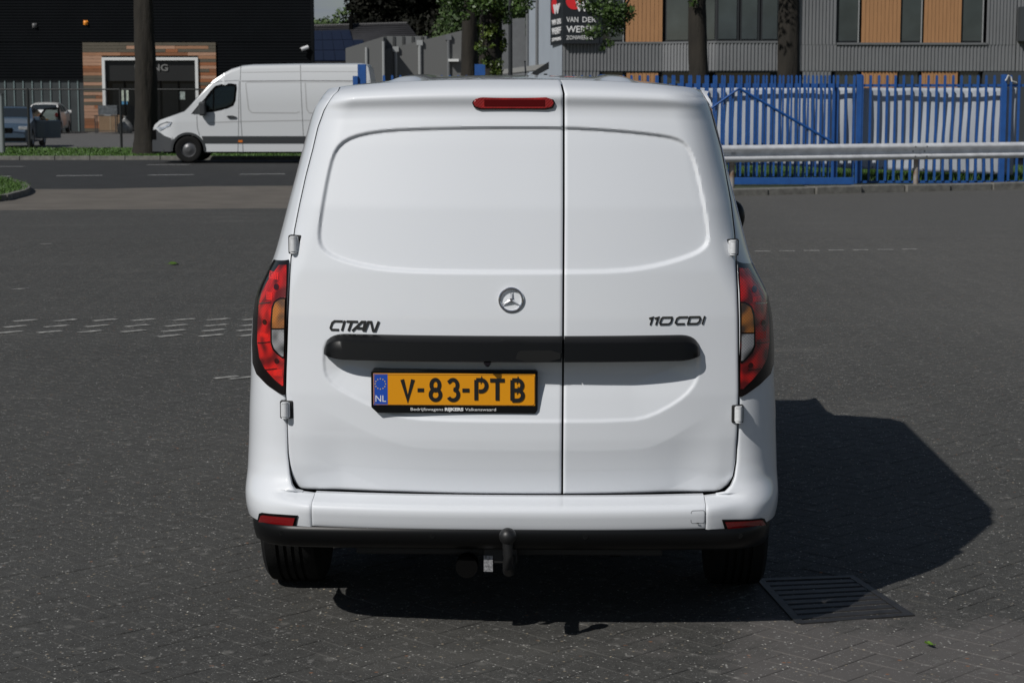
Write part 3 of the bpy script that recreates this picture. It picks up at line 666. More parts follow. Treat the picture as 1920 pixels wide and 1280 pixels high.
# ---- black handle strip in two pieces
def strip_piece(xa, xb, la, rb, parent):
    prof = [(.9975,.006),(.9965,-.006),(.993,-.013),(.981,-.036),(.977,-.040),(.950,-.044),(.922,-.048),(.9185,-.045),(.919,-.030),(.922,.03)]
    rows = []; n = 70
    for i in range(n+1):
        x = xa+(xb-xa)*i/n; ta = max(0, 1-(x-xa)/la) if la else 0; tb = max(0, 1-(xb-x)/rb) if rb else 0; t = max(ta, tb)
        base_d = .085*(abs(x)/.72)**2.3; k = math.sqrt(max(0, 1-t**2.8)); rows.append([(x, base_d+(dd if dd > 0 else dd*(.25+.75*k)), .922+(z-.922)*(.34+.66*k) if z > .922 else z+.012*t*t) for z, dd in prof])
    mb = MB(); mb.grid(rows); k0 = len(prof); 
    for r in (rows[0], rows[-1]): mb.add(r, [tuple(range(len(r)))])
    return mb.build('handle_strip', BLACKPL, parent, smooth=35)
xc = float(sC(np.array([.95]))[0]); xLh = VD(606, 665, .03)[0]; xRh = VD(1313, 668, .03)[0]
strip_piece(xLh, xc-.004, .085, 0, doorL); strip_piece(xc+.004, xRh, 0, .075, doorR)
a = VD(965, 657, -.045); mb = MB(); mb.prism(chaikin([(a[0], .922), (a[0]+.01, .953), (a[0]+.03, .957), (xc-.008, .957), (xc-.008, .922)], 1), lambda u, v, t: (u, t, v), -.0478, -.04); mb.build('handle_grip', pm('grip_black', (.010, .010, .010), .35), doorL)
a = VD(914, 682, -.04); mb = MB(); mb.tube([(a[0], -.044, .9175), (a[0], -.030, .910)], [.012, .009], 14); mb.build('reversing_camera', LBLK, doorL, smooth=40)
# ---- number plate
pf = empty('x'); bpy.data.objects.remove(pf)
a = VD(695, 694, -.01); b_ = VD(1008, 776, -.01); px0, px1, pz0, pz1 = a[0], b_[0], b_[1], a[1]
PD = -.004
mb = MB(); c = .012
mb.prism([(px0+c*1.6, pz0), (px1-c*.6, pz0), (px1, pz0+c), (px1, pz1-.006), (px1-.006, pz1), (px0+.006, pz1), (px0, pz1-.006), (px0, pz0+c*1.5)], lambda u, v, t: (u, t, v), PD, PD+.06)
plate = mb.build('number_plate', BLACKPL, van, bevel=.003)
pw = px1-px0; yx0, yx1 = px0+.0075, px1-.0075; yz1 = pz1-.010; yz0 = yz1-.1035
mb = MB(); mb.box(yx0, yx1, PD-.0030, PD+.004, yz0, yz1); mb.build('yellow_plate', pm('plate_yellow', (.72, .29, .001), .38, coat=.3, coatr=.2), plate, bevel=.002)
eb = yx0+.046
mb = MB(); mb.box(yx0+.0012, eb, PD-.0036, PD-.0028, yz0+.0012, yz1-.0012); mb.build('blue_band', pm('plate_blue', (.012, .07, .42), .35, coat=.3, coatr=.2), plate)
BLK = pm('plate_black', (.01, .01, .01), .4); mb = MB(); stroke(mb, rrect(yx0+.003, yz0+.003, yx1-.003, yz1-.003, .008), .0012, lambda u, v, t: (u, t, v), PD-.0042, PD-.003, closed=True)
mb.build('plate_edge', pm('plate_rim', (.42, .20, .02), .4), plate)
def arc(cx, cz, rx, rz_, a0, a1, n=14): return [(cx+rx*math.cos(math.radians(a0+(a1-a0)*i/n)), cz+rz_*math.sin(math.radians(a0+(a1-a0)*i/n))) for i in range(n+1)]
def glyph(ch):
    if ch == 'V': return [([(.06, 1), (.5, .03), (.94, 1)], 0)]
    if ch == '8': return [(arc(.5, .735, .36, .265, 0, 360, 28)[:-1], 1), (arc(.5, .26, .44, .26, 0, 360, 28)[:-1], 1)]
    if ch == '3': return [([(.10, .86)]+arc(.5, .735, .36, .265, 140, -80, 20), 0), (arc(.5, .27, .42, .27, 85, -150, 22), 0)]
    if ch == 'P': return [([(.12, 0), (.12, 1)], 0), ([(.12, 1), (.5, 1)]+arc(.5, .72, .42, .28, 90, -90, 16)+[(.33, .44)], 0)]
    if ch == 'T': return [([(0, .98), (1, .98)], 0), ([(.5, .98), (.5, 0)], 0)]
    if ch == 'B': return [([(.10, 0), (.10, 1)], 0), ([(.10, 1), (.5, 1)]+arc(.5, .75, .38, .25, 90, -90, 14)+[(.1, .5)], 0), ([(.5, .5)]+arc(.5, .25, .42, .25, 90, -90, 14)+[(.1, 0)], 0)]
    if ch == '-': return [([(0, .48), (1, .48)], 0)]
mb = MB(); st = 0
for ch, x0, x1 in (('V',753,776),('-',783,795),('8',806,827),('3',838,861),('-',867,880),('P',890,914),('T',919,946),('B',958,982)):
    X0 = VD(x0, 730, PD)[0]; X1 = VD(x1, 730, PD)[0]; zt = yz1-.0195; zl = zt-.0655
    for pts, closed in glyph(ch):
        if ch == 'T' and pts[0][1] == .98: pass
        stroke(mb, [(X0+(X1-X0)*u, zl+(zt-zl)*v) for u, v in pts], .0122, lambda u, v, t: (u, t, v), PD-.0030, PD-.0046-.00012*st, closed=bool(closed)); st += 1
mb.build('plate_characters', BLK, plate)
WT = pm('plate_white', (.75, .75, .75), .5)
text_obj('country_letters', 'NL', .030, WT, facing((yx0+eb)/2, PD-.0038, yz0+.012), plate, .0004, 'CENTER', .95, 0)
mb = MB(); scx, scz = (yx0+eb)/2, yz1-.034
for i in range(12):
    t = math.radians(30*i); x, z = scx+.0165*math.cos(t), scz+.0165*math.sin(t)
    mb.prism([(x+(.0026 if k % 2 == 0 else .0011)*math.sin(math.pi*k/5), z+(.0026 if k % 2 == 0 else .0011)*math.cos(math.pi*k/5)) for k in range(10)], lambda u, v, tt: (u, tt, v), PD-.0042, PD-.0036)
mb.build('star_ring', pm('plate_star', (.8, .55, .08), .4), plate)
tz = pz0+.0085; xa = VD(770, 768, PD)[0]; xb = VD(831, 768, PD)[0]; xc2 = VD(834, 768, PD)[0]; xd = VD(869, 768, PD)[0]; xe = VD(872, 768, PD)[0]; xf = VD(930, 768, PD)[0]
def fit(name, body, x0, x1, size, off=0, mat=WT):
    o = text_obj(name, body, size, mat, facing(0, PD-.0006, tz), plate, .0004, 'LEFT', 1, off); xs = [v.co.x for v in o.data.vertices]; k = (x1-x0)/(max(xs)-min(xs)); m0 = min(xs)
    for v in o.data.vertices: v.co.x = x0+(v.co.x-m0)*k
    return o
fit('dealer_lettering', 'Bedrijfswagens', xa, xb, .0135); fit('dealer_lettering', 'RIJKERS', xc2, xd, .0135, .0007); fit('dealer_lettering', 'Valkenswaard', xe, xf, .0135)
# ---- badges
def word(name, glyphs, px0_, px1_, pyt, pyb, parent, shear=.3):
    a = cv([(px0_, pyb)])[0]; b2 = cv([(px1_, pyt)])[0]; H = b2[1]-a[1]; tot = max(g[1] for g in glyphs); k = (b2[0]-a[0]-shear*H)/tot; mb = MB(); s_ = 0
    def f3(u, v, t):
        x = a[0]+u*k+shear*v*H; z = a[1]+v*H; return (x, fd(x, z)-.001-t, z)
    for pts, _, closed in glyphs:
        q = [(a[0]+u*k+shear*v*H, a[1]+v*H) for u, v in pts]; stroke(mb, q, H*.21, lambda u, v, t: (u, fd(u, v)+t, v), .002, -.0032-.0002*s_, closed); s_ += 1
    return mb.build(name, pm('badge_dark', (.022, .023, .024), .18, metal=.3, coat=1), parent)
def shift(pts, dx): return [(u+dx, v) for u, v in pts]
Cg = [(1.25,.92),(.28,.92),(.06,.75),(.02,.25),(.2,.08),(1.1,.08)]
gl = [(Cg, 1, False), (shift([(0,0),(0,1)], 1.5), 1, False), (shift([(0,.92),(1.35,.92)], 1.75), 1, False), (shift([(.62,.9),(.55,0)], 1.75), 1, False),
      (shift([(0,0),(.85,.93),(1.2,.93),(1.35,0)], 2.75), 1, False), (shift([(.45,.3),(1.25,.3)], 2.75), 1, False), (shift([(0,0),(.12,.93),(.45,.93),(1.0,.07),(1.25,.07),(1.35,1)], 4.25), 5.6, False)]
word('model_badge', gl, 618, 710, 602, 619, doorL)
gl = [([(-.05,.80),(.32,.92),(.30,0)], 1, False), (shift([(-.05,.80),(.32,.92),(.30,0)], .62), 1, False), (shift([(.15,.92),(1.15,.92),(1.22,.75),(1.2,.25),(1.0,.08),(.1,.08),(0,.25),(.03,.75)], 1.3), 1, True),
      (shift(Cg, 3.0), 1, False), (shift([(.0,.92),(1.1,.92),(1.25,.7),(1.2,.25),(1.0,.08),(.0,.08)], 4.45), 1, True), (shift([(0,0),(0,1)], 6.1), 6.15, False)]
word('engine_badge', gl, 1214, 1322, 592, 609, doorR)
# star in ring
c0 = cv([(958.5,562)])[0]; e0 = cv([(982,562)])[0]; R0 = e0[0]-c0[0]-.003; dS = fd(*c0)
mb = MB(); ring = []
for i in range(64):
    t = 2*math.pi*i/64; ring.append([(c0[0]+(R0+.0042*math.cos(p))*math.cos(t), dS-.005+.0040*math.sin(p), c0[1]+(R0+.0042*math.cos(p))*math.sin(t)) for p in [2*math.pi*j/10 for j in range(10)]])
ring.append(ring[0]); mb.grid(ring, closeu=True)
ctr = (c0[0], dS-.015, c0[1])
for k in range(3):
    t = math.radians(90+120*k); tip = (c0[0]+R0*math.cos(t), dS-.006, c0[1]+R0*math.sin(t))
    l_, r_ = [(c0[0]+.0058*math.cos(t+s*math.radians(60)), dS-.002, c0[1]+.0058*math.sin(t+s*math.radians(60))) for s in (1, -1)]
    mb.add([ctr, tip, l_, r_], [(0, 2, 1), (0, 1, 3), (1, 2, 3)])
mb.tube([(c0[0], dS-.01, c0[1]), (c0[0], dS+.02, c0[1])], .006, 10)
mb.build('star_emblem', CHROME, doorL, smooth=30)
# ---- hinges
WP2 = pm('hinge_paint', (.62, .63, .64), .35, coat=.6, coatr=.1, var=.08, vs=90)
for (x0, y0, x1, y1, px_s, T) in ((543,441,565,475,1,BD), (527,751,549,783,1,BD), (1361,446,1382,480,-1,BD), (1372,758,1393,792,-1,BD)):
    a = cv([(x0, y1)])[0]; b_ = cv([(x1, y0)])[0]; xm = (a[0]+b_[0])/2; zm = (a[1]+b_[1])/2; d = float(base(xm, zm, BD)); w = abs(b_[0]-a[0])/2; h = abs(b_[1]-a[1])/2
    mb = MB(); mb.box(xm-w*1.06, xm+w*1.06, d-.010, d+.03, zm-h, zm+h); hg = mb.build('hinge', pm('hinge_gasket', (.01, .01, .01), .6), van, bevel=.004)
    ox = -px_s*.003
    mb = MB(); mb.box(xm+ox-w*.72, xm+ox+w*.72, d-.019, d+.01, zm-h*.86, zm+h*.86); mb.build('hinge_leaf', WP2, hg, bevel=.004)
    mb = MB(); xk = xm-px_s*w*.18; mb.tube([(xk, d-.021, zm-h*.70), (xk, d-.021, zm+h*.70)], .010, 16); mb.build('hinge_knuckle', WP2, hg, smooth=40)
    for s_ in (-1, 1): mb = MB(); mb.tube([(xk, d-.0175, zm+s_*h*.93), (xk, d-.0175, zm+s_*h*.74)], .0105, 16); mb.build('hinge_pin', WP2, hg, smooth=40)
# ---- wheels
RIM = pm('steel_rim', (.10, .10, .105), .4, metal=.6)
def make_wheel(name, R, w, parent, loc, axis_x=True, rimr=.62, tyre=RUBBER, rim=RIM, grooves=True, facing_=1, n=56):
    o = empty(name, loc); o.parent = parent
    prof = [(R*rimr, -w*.42), (R*.80, -w*.5), (R*.93, -w*.49), (R*.985, -w*.42), (R, -w*.30)]
    if grooves:
        for g in (-.20, -.065, .065, .20): prof += [(R, (g-.028)*w), (R-.009, (g-.024)*w), (R-.009, (g+.024)*w), (R, (g+.028)*w)]
    prof += [(R, w*.30), (R*.985, w*.42), (R*.93, w*.49), (R*.80, w*.5), (R*rimr, w*.42)]
    f3 = (lambda t, r, a: (a, r*math.cos(t), r*math.sin(t))) if axis_x else (lambda t, r, a: (r*math.cos(t), a, r*math.sin(t)))
    mb = MB(); rows = [[f3(2*math.pi*i/n, r, a) for r, a in prof] for i in range(n)]; rows.append(rows[0]); mb.grid(rows)
    if grooves and n > 40:
        for i in range(0, n):     # shoulder sipes
            for s in (-1, 1):
                t0 = 2*math.pi*(i+.4)/n; t1 = t0+.02
                pass
    mb.build('tyre', tyre, o, smooth=40)
    mb = MB(); f = facing_; pr = [(R*rimr, f*w*.44), (R*rimr*.95, f*w*.40), (R*rimr*.90, f*w*.25), (R*rimr*.62, f*w*.30), (R*rimr*.40, f*w*.42), (R*.16, f*w*.44), (.001, f*w*.44)]
    rows = [[f3(2*math.pi*i/n, r, a) for r, a in pr] for i in range(n)]; rows.append(rows[0]); mb.grid(rows); mb.build('rim', rim, o, smooth=30)
    mb = MB(); mb.tube([f3(0, 0, 0), f3(0, 0, f*w*.47)], R*.14, 16); mb.build('hub_cap', DARK if rim is RIM else rim, o)
    return o
for sx in (-1, 1):
    for dd in (wheel_d, wheel_d+2.716):
        make_wheel('wheel', wheel_r, .205, van, (sx*.79, dd, wheel_r), facing_=sx)
for sx in (-1, 1):
    for dd in (wheel_d, wheel_d+2.716):
        mb = MB(); rows = [[(sx*x, dd+.40*math.cos(t), .325+.40*math.sin(t)) for x in (.62, .895)] for t in np.linspace(0, math.pi, 17)]; mb.grid(rows); mb.build('wheel_arch_liner', DARK, van, smooth=60)
# ---- tow ball, socket, sticker
TB = pm('tow_ball_rubber', (.009, .009, .0095), .45)
a = VD(952, 1005, -.16); mb = MB()
n = 20; rows = []
for i in range(n+1):
    t = math.pi*i/n; rows.append([(a[0]+.0275*math.sin(t)*math.cos(p), -.16+.0275*math.sin(t)*math.sin(p), a[1]+.0275*math.cos(t)) for p in [2*math.pi*j/24 for j in range(24)]])
mb.grid(rows, closeu=True)
mb.tube([(a[0], -.16, a[1]-.02), (a[0], -.16, a[1]-.06), (a[0], -.155, a[1]-.10), (a[0]+.002, -.13, a[1]-.118), (a[0], -.05, a[1]-.118), (a[0], .15, a[1]-.10)], [.017, .0155, .016, .019, .02, .02], 16)
mb.build('tow_ball', TB, van, smooth=50)
mb = MB(); mb.box(-.5, .5, .06, .12, .27, .33); mb.box(-.08, .03, -.0, .07, .255, .33); mb.build('tow_bar', pm('tow_bar_steel', (.012, .012, .012), .6), van, bevel=.006)
a = VD(875, 1063, -.0); mb = MB(); mb.tube([(a[0], .0, a[1]), (a[0], .06, a[1])], .036, 24); mb.build('trailer_socket', DARK, van, smooth=40, )
a = VD(907, 1041, -.004); b_ = VD(924, 1071, -.004); mb = MB(); mb.box(a[0], b_[0], -.0045, -.0005, b_[1], a[1]); st_ = mb.build('type_sticker', pm('sticker_silver', (.22, .22, .23), .5, var=.6, vs=160), van)
# ---- door mirrors, cab glass and roof aerial (seen when stepping aside)
for sx in (-1, 1):
    mb = MB(); rows = []
    for i in range(13):
        t = math.pi*i/12; rows.append([(sx*(.938+.078*math.cos(t)), 3.02-.06*math.sin(t)*math.cos(p)*1.0+(.03 if math.cos(p) < 0 else 0), 1.175+.095*math.sin(t)*math.sin(p)*1.0+.02*math.cos(t)) for p in [2*math.pi*j/20 for j in range(20)]])
    mb.grid(rows, closeu=True); mb.box(sx*.86-.06, sx*.86+.06, 3.0, 3.05, 1.07, 1.11)
    mb.build('door_mirror', BLACKPL, van, smooth=60)
    c_ = cr if sx > 0 else cl_
    sk = [r for r in c_[26:33]]
    mb = MB(); z0, z1 = 1.06, 1.50
    P = []
    for d in (2.45, 2.7, 2.95, 3.12, 3.3):
        top = min(z1, 1.0+(1.66-1.0)*max(0, 1-((d-2.75)/.9)**1.35)) if d > 2.75 else z1
        P.append([(sx*(float(Wd(z))+.020-.0*d), d, z if z < top else top) for z in np.linspace(z0, max(top, z0+.01), 6)])
    mb.grid(P); mb.build('cab_window', GLASS, van, smooth=60)
mb = MB(); mb.grid([[(x*w, d+.02, z+.035-.03*x*x) for x in np.linspace(-1, 1, 9)] for d, z, w in ((2.80, 1.77, .55), (3.05, 1.58, .62), (3.3, 1.35, .72), (3.58, 1.06, .80))]); mb.build('windscreen', GLASS, van, smooth=60)
a = AY(985, 141, 0) if False else None
mb = MB(); mb.box(-.02, .02, 2.25, 2.33, 1.815, 1.85); mb.tube([(0, 2.29, 1.84), (0, 2.12, 1.90)], .004, 6); mb.build('roof_aerial', BLACKPL, van)
# ------------------------------------------------------------------ far buildings
def XZ(px, py, Y): p = AY(px, py, Y); return p.x, p.z
def shared_box(name, mat, parent, dims, cache={}):
    k = (name, dims, mat.name)
    if k in cache: return share(cache[k], parent)
    w, d, h = dims; o = MB().box(0, w, 0, d, 0, h).build(name, mat, parent); cache[k] = o; return o

# dark hall with wood portal
YB = 100.0
hall = empty('dark_hall', (-22, YB, 0)); tag(hall, 'tall black corrugated hall with a wood clad shop entrance', 'building')
def inv(o): o.location = (22, -YB, 0); return o
BCL = pm('black_cladding', (.0045, .0055, .0068), .6, var=.15, vs=.6, spec=.08)
hx0, hx1 = -60.0, XZ(587, 100, YB)[0]; hz1 = 9.6
px0_, pz1_ = XZ(155, 80, YB); px1_, _ = XZ(405, 80, YB); _, lz = XZ(100, 147, YB)
def corr_h(x0, x1, z0, z1, y=YB, p=.15, a=.03):
    mb = MB(); n = int(round((z1-z0)/p)); rows = []
    for i in range(n):
        z = z0+(z1-z0)*i/n; h = (z1-z0)/n
        for t, d in ((0, 0), (.55, -a), (.85, -a), (.98, 0)): rows.append([(x0, y+d, z+t*h), (x1, y+d, z+t*h)])
    mb.grid(rows, flip=True); return mb
inv(corr_h(hx0, hx1, pz1_, hz1).build('cladding', BCL, hall)); inv(corr_h(px1_, hx1, 0, pz1_-.02).build('cladding', BCL, hall)); inv(corr_h(hx0, px0_, lz, pz1_-.02).build('cladding', BCL, hall))
inv(MB().prism([(hx0, YB+.35), (hx1-.03, YB+.35), (hx1-3.2, YB+16), (hx0, YB+16)], lambda u, v, t: (u, v, t), 0, hz1-.05).build('hall_body', BCL, hall)); inv(MB().prism([(hx0, YB-.08), (hx1+.06, YB-.08), (hx1-3.1, YB+16.1), (hx0, YB+16.1)], lambda u, v, t: (u, v, t), hz1, hz1+.15).build('roof_trim', BCL, hall))
inv(MB().box(hx1-.10, hx1+.04, YB-.05, YB+.4, 0, hz1).build('corner_trim', BCL, hall)); inv(MB().box(hx0, px0_, YB-.05, YB+.1, lz-.1, lz).build('drip_trim', BCL, hall))
# translucent lower wall with pale ribs
inv(MB().box(hx0, px0_-.02, YB+.06, YB+.2, 0, lz-.1).build('lower_wall', pm('lower_wall', (.035, .042, .044), .45, var=.2, vs=1), hall))
rb = pm('pale_rib', (.16, .21, .21), .4); x = px0_-.35; i = 0; first = None
while x > -34:
    o = MB().box(0, .055, 0, .06, 0, lz-.1).build('wall_rib', rb, hall) if first is None else share(first, hall); first = first or o
    o.location = (x+22, .0+.001, 0); x -= .47
# portal planks
fx0, fz1 = XZ(192, 108, YB); fx1, _ = XZ(372, 108, YB)
PLK = [pm('plank_'+n, c, .6, var=.18, vs=3, stretch=(1, 1, 14)) for n, c in (('orange', (.26, .095, .035)), ('pink', (.36, .205, .13)), ('olive', (.085, .072, .05)), ('brown', (.19, .075, .03)), ('tan', (.30, .15, .08)))]
rnd = random.Random(5); rows_n = 27; rh = pz1_/rows_n
for i in range(rows_n):
    z = i*rh; spans = [(px0_, px1_)] if z > fz1-.06 else [(px0_, fx0), (fx1, px1_)]
    for a, b_ in spans:
        x = a
        while x < b_-.05:
            w = min(b_-x, rnd.uniform(.5, 2.6)); w = b_-x if b_-x-w < .35 else w
            o = MB().box(x+.006, x+w-.006, YB-.10-rnd.choice((0, .012, .02)), YB+.1, z+.006, z+rh-.006).build('plank', PLK[rnd.choice((0, 0, 1, 1, 2, 2, 3, 4))], hall); inv(o); x += w
WFR = pm('white_frame', (.62, .63, .62), .5)
inv(MB().box(fx0, fx0+.15, YB-.22, YB+.1, 0, fz1-.152).build('door_frame', WFR, hall)); inv(MB().box(fx1-.15, fx1, YB-.22, YB+.1, 0, fz1-.152).build('door_frame', WFR, hall)); inv(MB().box(fx0, fx1, YB-.22, YB+.1, fz1-.15, fz1).build('door_frame', WFR, hall))
inv(MB().box(fx0+.15, fx1-.15, YB+.12, YB+.3, 0, fz1-.15).build('entrance_glass', pm('entrance_glass', (.006, .007, .008), .12, spec=.25), hall))
for k in range(1, 5):
    xk = fx0+.15+(fx1-fx0-.3)*k/5; inv(MB().box(xk-.03, xk+.03, YB+.04, YB+.118, 0, fz1-1.2).build('mullion', DARK, hall))
inv(MB().box(fx0+.15, fx1-.15, YB+.0, YB+.118, fz1-1.2, fz1-.15).build('entrance_fascia', pm('fascia_black', (.012, .012, .012), .4), hall))
bx_, bz_ = XZ(253, 133, YB); ex_, ez_ = XZ(315, 121, YB)
o = text_obj('shop_lettering', 'LIVING', (ez_-bz_)/.70, pm('letter_grey', (.17, .17, .165), .5), facing(bx_, YB-.03, bz_), hall, .03, 'LEFT', 1, .008)
xs = [v.co.x for v in o.data.vertices]; k = (ex_-bx_)/(max(xs)-min(xs))
for v in o.data.vertices: v.co.x = bx_+(v.co.x-min(xs))*k
inv(o)
for (pa, pb, ya, yb_, c) in ((225, 240, 168, 190, (.42, .48, .40)), (226, 238, 190, 196, (.05, .2, .35)), (334, 346, 172, 187, (.26, .30, .28))):
    a = XZ(pa, yb_, YB); b_ = XZ(pb, ya, YB); inv(MB().box(a[0], b_[0], YB+.10, YB+.119, a[1], b_[1]).build('door_poster', pm('poster_%d' % pa, c, .6, var=.35, vs=8), hall))
# security cameras and small lamps on the hall
def bullet(px, py, Y, par, d=-1):
    x, z = XZ(px, py, Y); o = empty('security_camera', (x, Y-.05, z)); tag(o, par, 'camera')
    mb = MB(); mb.tube([(0, 0, 0), (0, -.18, -.02)], .05, 10); mb.build('bracket', WFR, o)
    mb = MB(); mb.tube([(.14, -.14, .06), (-.20, -.34, -.07)], [.10, .095], 14); mb.build('camera_housing', pm('cam_white', (.75, .75, .75), .4), o, smooth=40)
    mb = MB(); mb.tube([(-.195, -.338, -.068), (-.21, -.346, -.073)], .075, 14); mb.build('lens', DARK, o)
bullet(573, 91, YB, 'white security camera high on the black hall near its right corner')
for px, py, c, lab in ((161, 43, (.9, .32, .03), 'tiny orange alarm lamp high on the black hall'), (65, 48, (.12, .12, .12), 'round grey wall lamp high on the black hall at the left')):
    x, z = XZ(px, py, YB); mb = MB(); mb.tube([(0, -.03, 0), (0, -.14, 0), (0, -.17, 0)], [.09, .08, .03], 12); mb.box(-.11, .11, -.03, .03, -.11, .11)
    o = mb.build('wall_lamp', pm('lampcol_%d' % px, c, .4), None, smooth=40); o.location = (x, YB-.04, z); tag(o, lab, 'wall lamp')

# goods in front of the entrance
YG = 96.0
def BX(pa, pb, ya, yb_, Y, dep, name, mat, parent=None, bevel=.01):
    a = XZ(pa, yb_, Y); b_ = XZ(pb, ya, Y); z0 = max(0, a[1]); o = MB().box(a[0]-(a[0]+b_[0])/2, b_[0]-(a[0]+b_[0])/2, 0, dep, 0, b_[1]-z0).build(name, mat, parent, bevel=bevel); o.location = ((a[0]+b_[0])/2, Y, z0); return o
CARD = pm('cardboard', (.20, .13, .075), .8, var=.15, vs=4)
o = BX(186, 228, 216, 248, YG, .8, 'cardboard_box', CARD); tag(o, 'large brown cardboard box standing in front of the shop entrance', 'box')
tp = MB().box(-.04, .04, -.008, .0, 0, .8); t_ = tp.build('packing_tape', pm('tape', (.26, .19, .12), .4), o)
t_.location = (0, -.002, 0)
a = BX(184, 219, 196, 214, YG+.02, .7, 'wrapped_pack', pm('plastic_wrap', (.10, .11, .12), .3, var=.5, vs=9, coat=.3)); tag(a, 'grey plastic wrapped pack of goods on top of the cardboard box', 'goods'); a.location.z = o.location.z+max(v.co.z for v in o.data.vertices)+.002
tb = empty('metal_table', (XZ(200, 250, 94.8)[0], 94.8, 0)); tag(tb, 'small metal table with thin legs before the cardboard box', 'table')
m_ = pm('table_metal', (.03, .03, .03), .5); MB().box(-.55, .55, -.25, .25, .84, .88).build('table_top', m_, tb)
for sx in (-.5, .5):
    for sy in (-.22, .2): MB().box(sx-.02, sx+.02, sy-.02, sy+.02, 0, .84).build('leg', m_, tb)
MB().box(-.48, .48, -.235, -.205, .12, .15).build('stretcher', m_, tb)
pp = MB().box(-.16, .16, -.15, .1, 0, .015).build('paper_sheet', pm('paper', (.7, .7, .7), .6)); pp.location = (tb.location.x+.1, 94.75, .881); tag(pp, 'white sheet of paper lying on the metal table', 'paper')
mb = MB(); rows = []; rnd = random.Random(2)
for i in range(9):
    t = i/8; r = [.30, .36, .38, .37, .34, .27, .16, .07, .09][i]; rows.append([(r*math.cos(p)*(1+rnd.uniform(-.12, .12)), r*.8*math.sin(p)*(1+rnd.uniform(-.12, .12)), t*.85) for p in [2*math.pi*j/14 for j in range(14)]])
mb.grid(rows, closeu=True); o = mb.build('rubbish_bag', pm('bag_grey', (.16, .16, .155), .35, var=.4, vs=9), None, smooth=50); o.location = (XZ(235, 248, 95.5)[0], 95.5, 0); tag(o, 'crumpled grey rubbish bag right of the cardboard box', 'bag')

# ------------------------------------------------------------------ low sheds and tiled house in the middle distance
def wallbox(name, px0, px1, Y, ztl, ztr, dep, mat, parent):
    x0 = XZ(px0, 100, Y)[0]; x1 = XZ(px1, 100, Y)[0]; zl_ = XZ(px0, ztl, Y)[1]; zr_ = XZ(px1, ztr, Y)[1]; c = parent.location
    return MB().prism([(x0-c.x, 0), (x1-c.x, 0), (x1-c.x, zr_), (x0-c.x, zl_)], lambda u, v, t: (u, t-c.y, v), Y, Y+dep).build(name, mat, parent), (x0, x1, zl_, zr_)
SHD = pm('shed_cladding', (.040, .042, .043), .6, var=.12, vs=2, stretch=(4, 1, .3)); PIPE = pm('pale_pipe', (.30, .31, .31), .5)
TILE = pm('dark_roof_tile', (.032, .031, .033), .6, var=.2, vs=5); SOL = pm('solar_glass', (.006, .010, .026), .4, coat=.5)
def ribs_on(par, x0, x1, zf, Y, step, mat, name='cladding_ribs'):
    mb = MB(); x = x0
    while x < x1: mb.box(x, x+step*.28, Y-.05, Y-.002, 0, zf(x)); x += step
    o = mb.build(name, mat, par); o.location = (-par.location.x, -par.location.y, 0); o['kind'] = 'stuff'
sh = empty('grey_shed', (XZ(685, 100, 100)[0], 100, 0)); tag(sh, 'low grey metal shed with slanting roof nearest the black hall', 'shed')
w, (x0, x1, za, zb_) = wallbox('wall', 649, 718, 100, 92, 70, 16, SHD, sh); _, _ = wallbox('roof_edge', 648, 719, 99.8, 91, 69, .1, pm('shed_edge', (.12, .122, .12), .5), sh)
ribs_on(sh, x0, x1, lambda x: za+(zb_-za)*(x-x0)/(x1-x0)-.12, 100, .33, SHD)
w, (x2, x3, zc, zd) = wallbox('upper_wall', 719, 800, 103.4, 68, 68, 12, pm('shed_band', (.13, .135, .135), .6), sh)
ribs_on(sh, x2, x3, lambda x: zc-.02, 103.4, .5, SHD)
for px, ya in ((687, 89), (719, 78)):
    o = MB().tube([(XZ(px, 100, 99.75)[0], 99.75, 0), (XZ(px, 100, 99.75)[0], 99.75, XZ(px, ya, 99.75)[1])], .07, 8).build('downpipe', PIPE, sh, smooth=40); o.location = (-sh.location.x, -100, 0)
s2 = empty('long_shed', (XZ(800, 100,  102)[0],  102, 0)); tag(s2, 'long grey shed with rising roofline and three downpipes behind the van roof', 'shed')
w, (x0, x1, za, zb_) = wallbox('wall', 724, 884,  102, 94, 54, 12, SHD, s2); wallbox('roof_edge', 723, 885, 101.8, 93, 53, .12, pm('shed_edge', (.12, .122, .12), .5), s2)
ribs_on(s2, x0, x1, lambda x: za+(zb_-za)*(x-x0)/(x1-x0)-.15,  102, .33, SHD)
for px, ya, mt in ((742, 92, PIPE), (787, 80, PIPE), (841, 70, GREYMET)):
    X = XZ(px, 100, 101.7)[0]; o = MB().tube([(X, 101.7, 0), (X, 101.7, XZ(px, ya, 101.7)[1])], .085, 8).box(X-.16, X+.16, 101.62, 101.8, XZ(px, ya, 101.7)[1]-.15, XZ(px, ya, 101.7)[1]+.12).build('downpipe', mt, s2, smooth=40); o.location = (-s2.location.x, -102, 0); o['label'] = 'downpipe with hopper'
X, Z = XZ(848, 113, 101.7); o = MB().box(X-.2, X+.35, 101.3, 101.78, Z-.08, Z+.05).build('wall_light', WFR, s2); o.location = (-s2.location.x, -102, 0)
s3 = empty('far_shed', (XZ(965, 100, 92)[0], 92, 0)); tag(s3, 'ribbed grey shed with a low white wall between ivy tree and white gable', 'shed')
w, (x0, x1, za, zb_) = wallbox('wall', 938, 984, 95, 37, 35, 12, pm('shed_mid', (.16, .165, .17), .6), s3); ribs_on(s3, x0, x1, lambda x: za-.05, 95, .42, pm('shed_edge', (.12, .122, .12), .5))
